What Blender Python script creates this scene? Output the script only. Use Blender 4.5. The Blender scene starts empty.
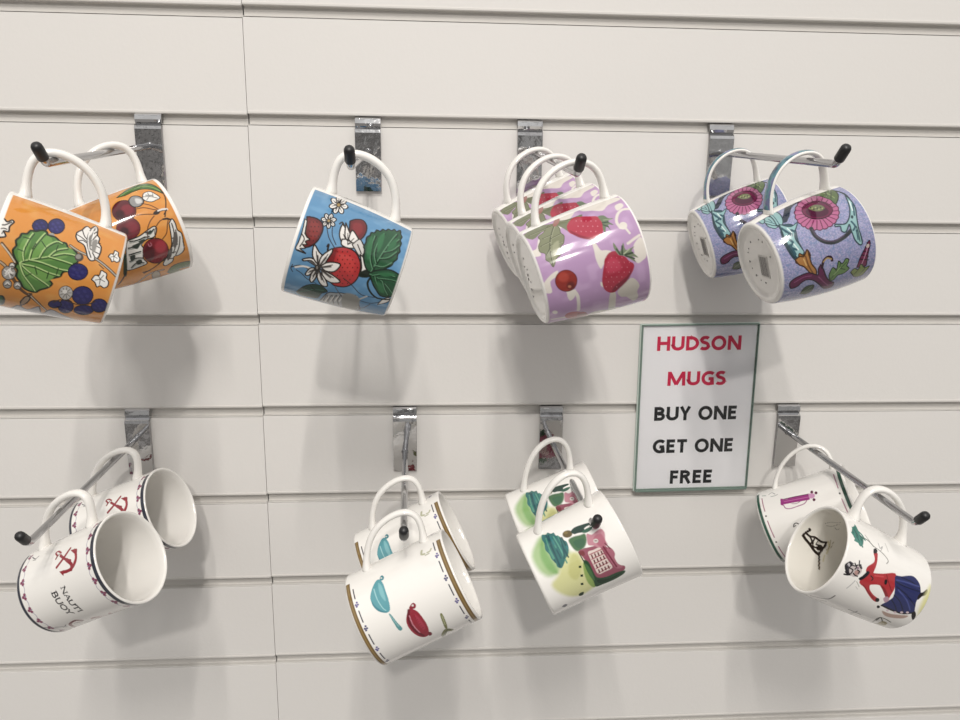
import bpy, bmesh, math, random
import numpy as np
from mathutils import Matrix, Vector, noise
SC = bpy.context.scene
COL = SC.collection
PI = math.pi

# ------------------------------------------------------------------ helpers
def link(o, parent=None):
    COL.objects.link(o)
    if parent is not None: o.parent = parent
    return o
def obj(name, me, mat=None, parent=None, loc=None):
    if isinstance(me, bmesh.types.BMesh):
        m = bpy.data.meshes.new(name); me.normal_update(); me.to_mesh(m); me.free(); me = m
    for m_ in ([mat] if not isinstance(mat, (list, tuple)) else mat):
        if m_ is not None: me.materials.append(m_)
    o = link(bpy.data.objects.new(name, me), parent)
    if loc: o.location = loc
    return o
def smooth(o, ang=None):
    me = o.data
    me.polygons.foreach_set('use_smooth', [True]*len(me.polygons))
    if ang is not None: me.set_sharp_from_angle(angle=math.radians(ang))
    me.update(); return o
def thing(name, label, cat, group=None, loc=(0, 0, 0)):
    o = link(bpy.data.objects.new(name, None)); o.location = loc
    o.empty_display_size = .02
    o['label'] = label; o['category'] = cat
    if group: o['group'] = group
    return o
def grid_mesh(name, V, nu, nv, wrap_u=False, caps=None):
    """V: (nv*nu,3) rows of nu"""
    me = bpy.data.meshes.new(name)
    i = np.arange(nu if wrap_u else nu-1); j = np.arange(nv-1)
    I, J = np.meshgrid(i, j); I = I.ravel(); J = J.ravel(); I2 = (I+1) % nu
    F = np.stack([J*nu+I, J*nu+I2, (J+1)*nu+I2, (J+1)*nu+I], 1).astype(np.int32)
    loops = F.ravel(); starts = np.arange(len(F))*4; tot = np.full(len(F), 4)
    ex = []
    if caps:
        for c in caps: ex.append(np.array(c, np.int32))
    for c in ex:
        starts = np.append(starts, len(loops)); tot = np.append(tot, len(c)); loops = np.append(loops, c)
    me.vertices.add(len(V)); me.vertices.foreach_set('co', np.asarray(V, np.float32).ravel())
    me.loops.add(len(loops)); me.loops.foreach_set('vertex_index', loops.astype(np.int32))
    me.polygons.add(len(starts)); me.polygons.foreach_set('loop_start', starts.astype(np.int32))
    try: me.polygons.foreach_set('loop_total', tot.astype(np.int32))
    except Exception: pass
    me.polygons.foreach_set('use_smooth', np.ones(len(starts), bool))
    me.update(calc_edges=True); me.validate()
    return me
def sweep(name, pts, radii, side=None, n=16, cap=True):
    """tube along pts; radii = list of (ra, rb): ra along 'side' vector, rb along the other normal"""
    P = np.array(pts, float); N = len(P); T = np.gradient(P, axis=0); T /= np.linalg.norm(T, axis=1)[:, None]
    V = []
    s0 = np.array(side if side is not None else (0, 0, 1.), float)
    for k in range(N):
        s = s0-(s0@T[k])*T[k]
        if np.linalg.norm(s) < 1e-4: s = np.array([1., 0, 0])
        s /= np.linalg.norm(s); u = np.cross(T[k], s)
        ra, rb = radii[k] if isinstance(radii[k], (tuple, list, np.ndarray)) else (radii[k], radii[k])
        for q in range(n):
            a = 2*PI*q/n; V.append(P[k]+s*ra*math.cos(a)+u*rb*math.sin(a))
    caps = [list(range(n))[::-1], [(N-1)*n+q for q in range(n)]] if cap else None
    return grid_mesh(name, np.array(V), n, N, True, caps)
def box(bm, x0, x1, y0, y1, z0, z1, bevel=0, seg=2):
    r = bmesh.ops.create_cube(bm, size=1); vs = r['verts']
    for v in vs:
        v.co = Vector(((x0+x1)/2+v.co.x*(x1-x0), (y0+y1)/2+v.co.y*(y1-y0), (z0+z1)/2+v.co.z*(z1-z0)))
    if bevel:
        es = list({e for v in vs for e in v.link_edges})
        bmesh.ops.bevel(bm, geom=es, offset=bevel, segments=seg, profile=.5, affect='EDGES')
def extrude_profile(name, prof, x0, x1, closed=True):
    """prof: list of (y,z); extruded along x"""
    bm = bmesh.new()
    a = [bm.verts.new((x0, y, z)) for y, z in prof]; b = [bm.verts.new((x1, y, z)) for y, z in prof]
    n = len(prof)
    for i in range(n if closed else n-1):
        j = (i+1) % n; bm.faces.new((a[i], a[j], b[j], b[i]))
    if closed:
        bm.faces.new(a[::-1]); bm.faces.new(b)
    bmesh.ops.recalc_face_normals(bm, faces=bm.faces)
    return bm

# ------------------------------------------------------------------ materials
def mat(name, color=(.8, .8, .8), rough=.5, metal=0, spec=None, coat=0, attr=None, trans=0, ior=None, bump=None, vary=None):
    m = bpy.data.materials.new(name); m.use_nodes = True
    nt = m.node_tree; b = nt.nodes['Principled BSDF']
    b.inputs['Base Color'].default_value = (*color, 1); b.inputs['Roughness'].default_value = rough
    b.inputs['Metallic'].default_value = metal
    if spec is not None: b.inputs['Specular IOR Level'].default_value = spec
    if coat: b.inputs['Coat Weight'].default_value = coat; b.inputs['Coat Roughness'].default_value = .04
    if trans: b.inputs['Transmission Weight'].default_value = trans
    if ior: b.inputs['IOR'].default_value = ior
    if attr:
        a = nt.nodes.new('ShaderNodeVertexColor'); a.layer_name = attr
        nt.links.new(a.outputs['Color'], b.inputs['Base Color'])
    tc = None
    if vary:
        sc, amt = vary
        tc = nt.nodes.new('ShaderNodeTexCoord'); n = nt.nodes.new('ShaderNodeTexNoise'); n.inputs['Scale'].default_value = sc
        n.inputs['Detail'].default_value = 3
        r = nt.nodes.new('ShaderNodeMix'); r.data_type = 'RGBA'
        r.inputs[6].default_value = (*[c*(1-amt) for c in color], 1); r.inputs[7].default_value = (*[min(1, c*(1+amt)) for c in color], 1)
        nt.links.new(tc.outputs['Object'], n.inputs['Vector']); nt.links.new(n.outputs['Fac'], r.inputs[0])
        nt.links.new(r.outputs[2], b.inputs['Base Color'])
    if bump:
        sc, st = bump
        tc = tc or nt.nodes.new('ShaderNodeTexCoord'); n = nt.nodes.new('ShaderNodeTexNoise'); n.inputs['Scale'].default_value = sc
        n.inputs['Detail'].default_value = 4
        bp = nt.nodes.new('ShaderNodeBump'); bp.inputs['Strength'].default_value = st; bp.inputs['Distance'].default_value = .001
        nt.links.new(tc.outputs['Object'], n.inputs['Vector']); nt.links.new(n.outputs['Fac'], bp.inputs['Height'])
        nt.links.new(bp.outputs['Normal'], b.inputs['Normal'])
    return m
M_WALL = mat('slatwall_white', (.745, .725, .70), .55, spec=.3, bump=(260, .12), vary=(3, .012))
M_INSERT = mat('groove_insert_shaded', (.63, .61, .58), .5, spec=.4)  # white plastic, colour lowered to deepen the shade under each lip
M_CHROME = mat('chrome', (.56, .56, .57), .06, metal=1, bump=(30, .7))
M_BAR = mat('chrome_bar', (.46, .46, .47), .13, metal=1)
M_CAP = mat('black_rubber', (.012, .012, .013), .42)
M_GLAZE = mat('white_glaze', (.82, .80, .765), .10, spec=.5, coat=.4)
M_ART = mat('printed_glaze', (.82, .80, .765), .10, spec=.5, coat=.4, attr='art')
M_PAPER = mat('sign_paper', (.88, .855, .885), .4, spec=.35)
M_RED = mat('red_ink', (.60, .015, .07), .5)
M_BLACK = mat('black_ink', (.012, .012, .014), .5)
M_GREEN = mat('green_acrylic_edge', (.15, .21, .18), .25)
def clear_mat():
    m = bpy.data.materials.new('clear_acrylic'); m.use_nodes = True; nt = m.node_tree
    for n in list(nt.nodes): nt.nodes.remove(n)
    o = nt.nodes.new('ShaderNodeOutputMaterial'); t = nt.nodes.new('ShaderNodeBsdfTransparent'); g = nt.nodes.new('ShaderNodeBsdfGlossy')
    mx = nt.nodes.new('ShaderNodeMixShader'); f = nt.nodes.new('ShaderNodeFresnel'); f.inputs['IOR'].default_value = 1.25
    t.inputs['Color'].default_value = (.994, 1, .997, 1); g.inputs['Roughness'].default_value = .08
    nt.links.new(f.outputs[0], mx.inputs[0]); nt.links.new(t.outputs[0], mx.inputs[1]); nt.links.new(g.outputs[0], mx.inputs[2])
    nt.links.new(mx.outputs[0], o.inputs['Surface']); return m
M_CLEAR = clear_mat()

# ------------------------------------------------------------------ slat wall (100 mm pitch, groove k has its upper lip at z = -0.1 k)
SEAM = .3045
TOP_Z, BOT_Z = .42, -1.18
def slat_panel(name, x0, x1, dz):
    # one outline of the whole board: faces at y=0, T slots cut 11 mm deep
    pr = [(.018, TOP_Z), (0, TOP_Z)]
    k = -4
    while -.1*k > BOT_Z+.02:
        z = -.1*k+dz
        if z < TOP_Z-.02:
            pr += [(0, z+.0008), (.0008, z), (.0045, z), (.0045, z+.004), (.0115, z+.004), (.0115, z-.0150), (.0045, z-.0150), (.0045, z-.0111), (.0006, z-.0111), (0, z-.0114)]
        k += 1
    pr += [(0, BOT_Z), (.018, BOT_Z)]
    w = obj(name, extrude_profile(name, pr, x0, x1), M_WALL); w['kind'] = 'structure'
    k = -4
    while -.1*k > BOT_Z+.02:
        z = -.1*k+dz
        if z < TOP_Z-.02:
            # pale plastic liner of the slot: two thin flanges lap over the face, a liner runs behind
            ins = [(-.0005, z+.0024), (-.0008, z+.0018), (-.0009, z+.0004), (-.0004, z-.0004), (.0056, z-.0004), (.0060, z-.0010), (.0060, z-.0097), (.0056, z-.0101),
                   (.0006, z-.0099), (.0001, z-.0104), (.0030, z-.0106), (.0068, z-.0106), (.0072, z-.0100), (.0072, z-.0002), (.0044, z+.0002), (-.0001, z+.0006), (-.0001, z+.0024)]
            o = obj('groove_insert', extrude_profile('groove_insert', ins, x0+.0004, x1-.0004), M_INSERT, w)
        k += 1
    return w
slat_panel('wall_left', -.75, SEAM-.00025, -.0012)
slat_panel('wall_right', SEAM+.00025, 1.85, 0)

# ------------------------------------------------------------------ hooks
def hook_along(A, B, label):
    A = Vector(A); B = Vector(B); x = A.x; zt = -.1 if A.z > -.3 else -.4
    zc = A.z
    t = thing('slatwall_hook', label, 'hook', 'chrome slatwall hooks with black rubber tips', (x, 0, zt))
    L = lambda v: (v[0]-x, v[1], v[2]-zt)
    # plate: bent sheet that enters the groove, folds over the edge and hangs down the face
    w = .0128; hgt = .0735
    out = [(.0046, -.0004), (.0030, -.0012), (-.0010, -.0016), (-.0032, -.0030), (-.0042, -.0075), (-.0024, -.0112), (-.0060, -.0135), (-.0066, -.0165), (-.0050, -hgt)]
    th = .0014
    inn = [(y+th*.9, z-th*.4 if z > -.004 else z) for y, z in out[::-1]]
    inn[-1] = (.0046, -.0024); inn[-2] = (.0030, -.0028); inn[-3] = (-.0004, -.0034)
    bm = extrude_profile('plate', out+inn, -w, w)
    eds = [e for e in bm.edges if abs(abs(e.verts[0].co.x)-w) < 1e-6 and abs(abs(e.verts[1].co.x)-w) < 1e-6 and e.verts[0].co.x*e.verts[1].co.x > 0]
    bmesh.ops.bevel(bm, geom=eds, offset=.0003, segments=1, affect='EDGES')
    obj('plate', bm, M_CHROME, t)
    # small tongue pressed out of the fold that grips the slot
    bm = bmesh.new(); box(bm, -.0095, -.0025, -.0034, .0012, -.0068, -.0030, .0006); box(bm, .0025, .0095, -.0034, .0012, -.0068, -.0030, .0006)
    obj('locking_tab', bm, M_CHROME, t)
    # bar: welded to the plate, straight, then kicked up at the tip
    u = (B-A).normalized(); up = Vector((0, 0, 1)); up = (up-up.dot(u)*u).normalized()
    a0 = A+Vector((0, .0005, 0)); pts = [a0+Vector((0, .001, 0))]
    n = 14
    for i in range(n+1): pts.append(a0.lerp(B-u*.002, i/n))
    for i in range(1, 7):
        ph = math.radians(48)*i/6; r = .0075
        pts.append(B-u*.002+u*r*math.sin(ph)+up*r*(1-math.cos(ph)))
    d = (u*math.cos(math.radians(48))+up*math.sin(math.radians(48)))
    e0 = pts[-1]; pts += [e0+d*.004, e0+d*.011]
    me = sweep('bar', [L(p) for p in pts], [.0031]*len(pts), n=20); b = obj('bar', me, M_BAR, t); smooth(b, 50)
    # weld bead
    bw = sweep('weld', [L(A+Vector((0, q, 0))) for q in (.0012, .0002, -.0012, -.0022)], [.0040, .0038, .0033, .0029], n=20)
    smooth(obj('weld', bw, M_BAR, t), 40)
    # black rubber cap
    cp = []; cr = []
    s0 = .001; Lc = .0145; R = .0040
    for q, rr in ((0, .0032), (.0004, .0038), (.0012, R), (.0104, R), (.012, .0038), (.0134, .0031), (.0142, .0018), (Lc, .0005)):
        cp.append(L(e0+d*(s0+q))); cr.append(rr)
    c = obj('rubber_tip', sweep('rubber_tip', cp, cr, n=24), M_CAP, t); smooth(c, 60)
    return t

# ------------------------------------------------------------------ mug geometry
def mug_radius(T, z):
    H, Rr, Rb, E, z1, z2, bg, sk, pw, wd = T; t = z/H
    return Rb+(Rr-Rb)*t+bg*4*t*(1-t)
NU = 640
def mug_body(name, T, art=None, inner_art=None, foot=.0015, zn=190):
    """lathe with the printed picture as a colour attribute; art(arc_mm, z_mm) arrays -> rgb, linear"""
    H = T[0]; th = .0030
    prof = []          # (r, z, kind)
    zs = np.linspace(.0022, H-.0012, zn)
    Rb = mug_radius(T, 0)
    for r, z in ((.0, .0020), (Rb-.010, .0020), (Rb-.0058, .0018), (Rb-.0045, .0006), (Rb-.0035, 0), (Rb-.0022, 0), (Rb-.0010, .0004), (Rb-.0003, .0011)): prof.append((max(r, .0004), z, 0))
    for z in zs: prof.append((mug_radius(T, z), z, 1))
    Rr = mug_radius(T, H)
    for r, z in ((Rr-.0002, H-.0006), (Rr-.0008, H-.0001), (Rr-.0014, H), (Rr-.0020, H-.0002), (Rr-.0025, H-.0008)): prof.append((r, z, 0))
    zi = np.linspace(H-.002, .012, 90 if inner_art is not None else 16)
    for z in zi: prof.append((mug_radius(T, z)-th+(H-z)/H*0, z, 2))
    for r, z in ((.9, .0085), (.80, .0064), (.62, .0054), (.3, .005), (.012, .005)): prof.append(((mug_radius(T, .012)-th)*r, z, 0))
    prof = np.array(prof); a = np.linspace(0, 2*PI, NU, endpoint=False)
    # a = 0 is the handle side
    X = prof[:, 0][:, None]*np.cos(a)[None]; Y = prof[:, 0][:, None]*np.sin(a)[None]; Z = np.repeat(prof[:, 1][:, None], NU, 1)
    V = np.stack([X, Y, Z], 2).reshape(-1, 3); nv = len(prof)
    me = grid_mesh(name, V, NU, nv, True, [list(range(NU))[::-1], [(nv-1)*NU+q for q in range(NU)]])
    colr = np.ones((nv, NU, 4), np.float32); colr[..., :3] = WHITE
    if art is not None:
        rows = np.where(prof[:, 2] == 1)[0]; colr[rows, :, :3] = art
    if inner_art is not None:
        rows = np.where(prof[:, 2] == 2)[0]; colr[rows, :, :3] = inner_art
    ca = me.color_attributes.new('art', 'FLOAT_COLOR', 'POINT'); ca.data.foreach_set('color', colr.ravel())
    return me
WHITE = (.82, .80, .765)
def handle_curve(T, n=49):
    H, Rr, Rb, E, z1, z2, bg, sk, pw, wd = T
    t = np.linspace(0, PI, n); zc = (z1+z2)/2; hw = (z2-z1)/2
    z = zc-hw*np.cos(t)*(1+wd*np.sin(t)**2)+sk*np.sin(t)
    s = t/PI; b = mug_radius(T, z1)*(1-s)+mug_radius(T, z2)*s-.0015
    return np.stack([b+E*np.sin(np.clip(t, 0, PI))**pw, 0*t, z], 1)
def mug_handle(name, T, rt=.0030, rw=.0042, flare=.45, printed=False):
    c = handle_curve(T); n = len(c)
    # resample evenly
    d = np.r_[0, np.cumsum(np.linalg.norm(np.diff(c, axis=0), axis=1))]; s = np.linspace(0, d[-1], n)
    c = np.stack([np.interp(s, d, c[:, k]) for k in range(3)], 1); L = d[-1]
    rad = []
    for q in s:
        e = min(q, L-q); f = 1+flare*math.exp(-(e/.006)**1.5)
        rad.append((rw*(1+flare*1.1*math.exp(-(e/.007)**1.5)), rt*f))
    me = sweep(name, c, rad, side=(0, 1, 0), n=20)
    if printed:      # the outward face of the strap carries the pattern, the edges stay white
        me.materials.append(M_GLAZE); me.materials.append(M_STRAP); N = len(c); idx = []
        for p in me.polygons:
            i = p.index; q = i % 20
            idx.append(1 if i < (N-1)*20 and q in STRAP_Q and 1 < i//20 < N-3 else 0)
        me.polygons.foreach_set('material_index', idx)
    return me
def strap_mat():
    m = mat('printed_strap', rough=.1, coat=.4); nt = m.node_tree; b = nt.nodes['Principled BSDF']
    tc = nt.nodes.new('ShaderNodeTexCoord'); n = nt.nodes.new('ShaderNodeTexNoise'); n.inputs['Scale'].default_value = 75; n.inputs['Detail'].default_value = 2
    r = nt.nodes.new('ShaderNodeValToRGB'); nt.links.new(tc.outputs['Object'], n.inputs['Vector']); nt.links.new(n.outputs['Fac'], r.inputs[0]); nt.links.new(r.outputs[0], b.inputs['Base Color'])
    e = r.color_ramp.elements; e[0].position = .34; e[0].color = (.10, .02, .05, 1); e[1].position = .40; e[1].color = (.03, .07, .12, 1)
    for p, c in ((.46, (.05, .15, .20)), (.54, (.11, .25, .29)), (.60, (.15, .17, .30)), (.7, (.19, .20, .34))):
        x = e.new(p); x.color = (*c, 1)
    return m
M_STRAP = strap_mat(); STRAP_Q = (12, 13, 14, 15, 16, 17)
def rotvec(v):
    v = Vector(v); a = v.length
    return Matrix.Rotation(a, 4, v.normalized()) if a > 1e-9 else Matrix.Identity(4)
def build_mug(v, body_me, handle_me, label, group, name='mug', body_mat=None, handle_mat=None):
    t = thing(name, label, 'mug', group)
    t.matrix_world = Matrix.Translation(v[:3]) @ rotvec(v[3:6])
    b = bpy.data.objects.new('body', body_me); link(b, t)
    if not body_me.materials: body_me.materials.append(body_mat or M_ART)
    h = bpy.data.objects.new('handle', handle_me); link(h, t)
    if not handle_me.materials: handle_me.materials.append(handle_mat or M_GLAZE)
    return t
CAM = [[0.99763, 0.00258, -0.06874, 0.48], [-0.06756, 0.22438, -0.97216, -0.81301], [0.01292, 0.9745, 0.22402, -0.16246], [0.0, 0.0, 0.0, 1.0]]
BARS = {1: ([0.20963, -0.006, -0.13269], [0.2128, -0.228, -0.1536]), 2: ([0.42226, -0.006, -0.13511], [0.42571, -0.228, -0.15264]), 3: ([0.58492, -0.006, -0.13066], [0.59155, -0.228, -0.15532]), 4: ([0.78273, -0.006, -0.13058], [0.78823, -0.228, -0.14603]), 5: ([0.17423, -0.006, -0.43134], [0.16856, -0.228, -0.44319]), 6: ([0.45628, -0.006, -0.45133], [0.46135, -0.228, -0.44561]), 7: ([0.61674, -0.006, -0.43919], [0.61741, -0.228, -0.43799]), 8: ([0.88543, -0.006, -0.43246], [0.89272, -0.228, -0.43946])}
POSE = {
  '1a': [0.2422, -0.20308, -0.23877, 0.25071, -1.20906, 0.32519],
  '1b': [0.1882, -0.13407, -0.22625, -1.59279, -0.58125, -2.24509],
  '2': [0.45887, -0.20517, -0.23253, 0.0532, -1.24064, 0.02778],
  '6b': [0.42755, -0.20693, -0.53156, 1.61378, 0.17049, 2.58783],
  '6a': [0.42723, -0.11625, -0.53439, 1.64169, 0.06969, 2.66581],
  '3c': [0.55939, -0.22521, -0.23443, 1.88914, 0.1425, 2.55483],
  '3b': [0.56186, -0.14285, -0.22989, -1.74292, -0.2069, -2.52418],
  '3a': [0.55777, -0.059, -0.22183, -1.67881, -0.14711, -2.4585],
  '4b': [0.75476, -0.18465, -0.226, -1.77335, -0.03471, -2.45234],
  '4a': [0.74948, -0.05814, -0.22043, 1.80615, -0.07475, 2.55281],
  '5b': [0.1533, -0.17034, -0.51609, -1.76053, 0.21714, -2.83804],
  '5a': [0.14728, -0.06582, -0.51329, 1.66933, -0.12205, 2.47899],
  '7b': [0.57224, -0.20458, -0.4936, -1.62628, -0.02717, -2.54663],
  '7a': [0.56878, -0.11763, -0.49349, -1.77939, -0.06349, -2.6116],
  '8a': [0.84991, -0.0596, -0.52245, 1.36625, -0.22499, 2.21875],
  '8b': [0.92263, -0.17849, -0.52989, -0.01506, -1.12272, -0.02448],
}
SHAPE = {
  'orange': [0.08056, 0.04125, 0.03552, 0.03941, 0.01613, 0.07062, 0.00108, 0.01039, 0.80694, 0.12195],
  'blue': [0.08074, 0.04166, 0.03548, 0.03665, 0.01574, 0.06701, 0.00166, 0.00913, 0.80929, 0.19961],
  'lilac': [0.08031, 0.04268, 0.03612, 0.03573, 0.0151, 0.07213, 0.00125, 0.00597, 0.80354, 0.10044],
  'scroll': [0.07887, 0.04143, 0.03502, 0.03802, 0.01646, 0.06806, 0.00289, 0.00735, 0.79697, 0.16732],
  'anchor': [0.08893, 0.04058, 0.03794, 0.03324, 0.01347, 0.06803, -0.00081, 0.01956, 1.01091, 0.37108],
  'pans': [0.09175, 0.04126, 0.0407, 0.03247, 0.02059, 0.07462, -7e-05, 0.01342, 0.95962, 0.21936],
  'house': [0.0838, 0.04018, 0.03716, 0.03726, 0.01903, 0.06776, -0.00053, 0.01553, 0.97415, 0.12023],
  'trumpet': [0.09235, 0.04135, 0.03829, 0.03116, 0.02094, 0.08234, -0.00022, 0.013, 1.02181, 0.03677],
  'fox': [0.09448, 0.04248, 0.03887, 0.03711, 0.02524, 0.07853, 0.00124, 0.01219, 0.9043, 0.09745],
}
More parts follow.
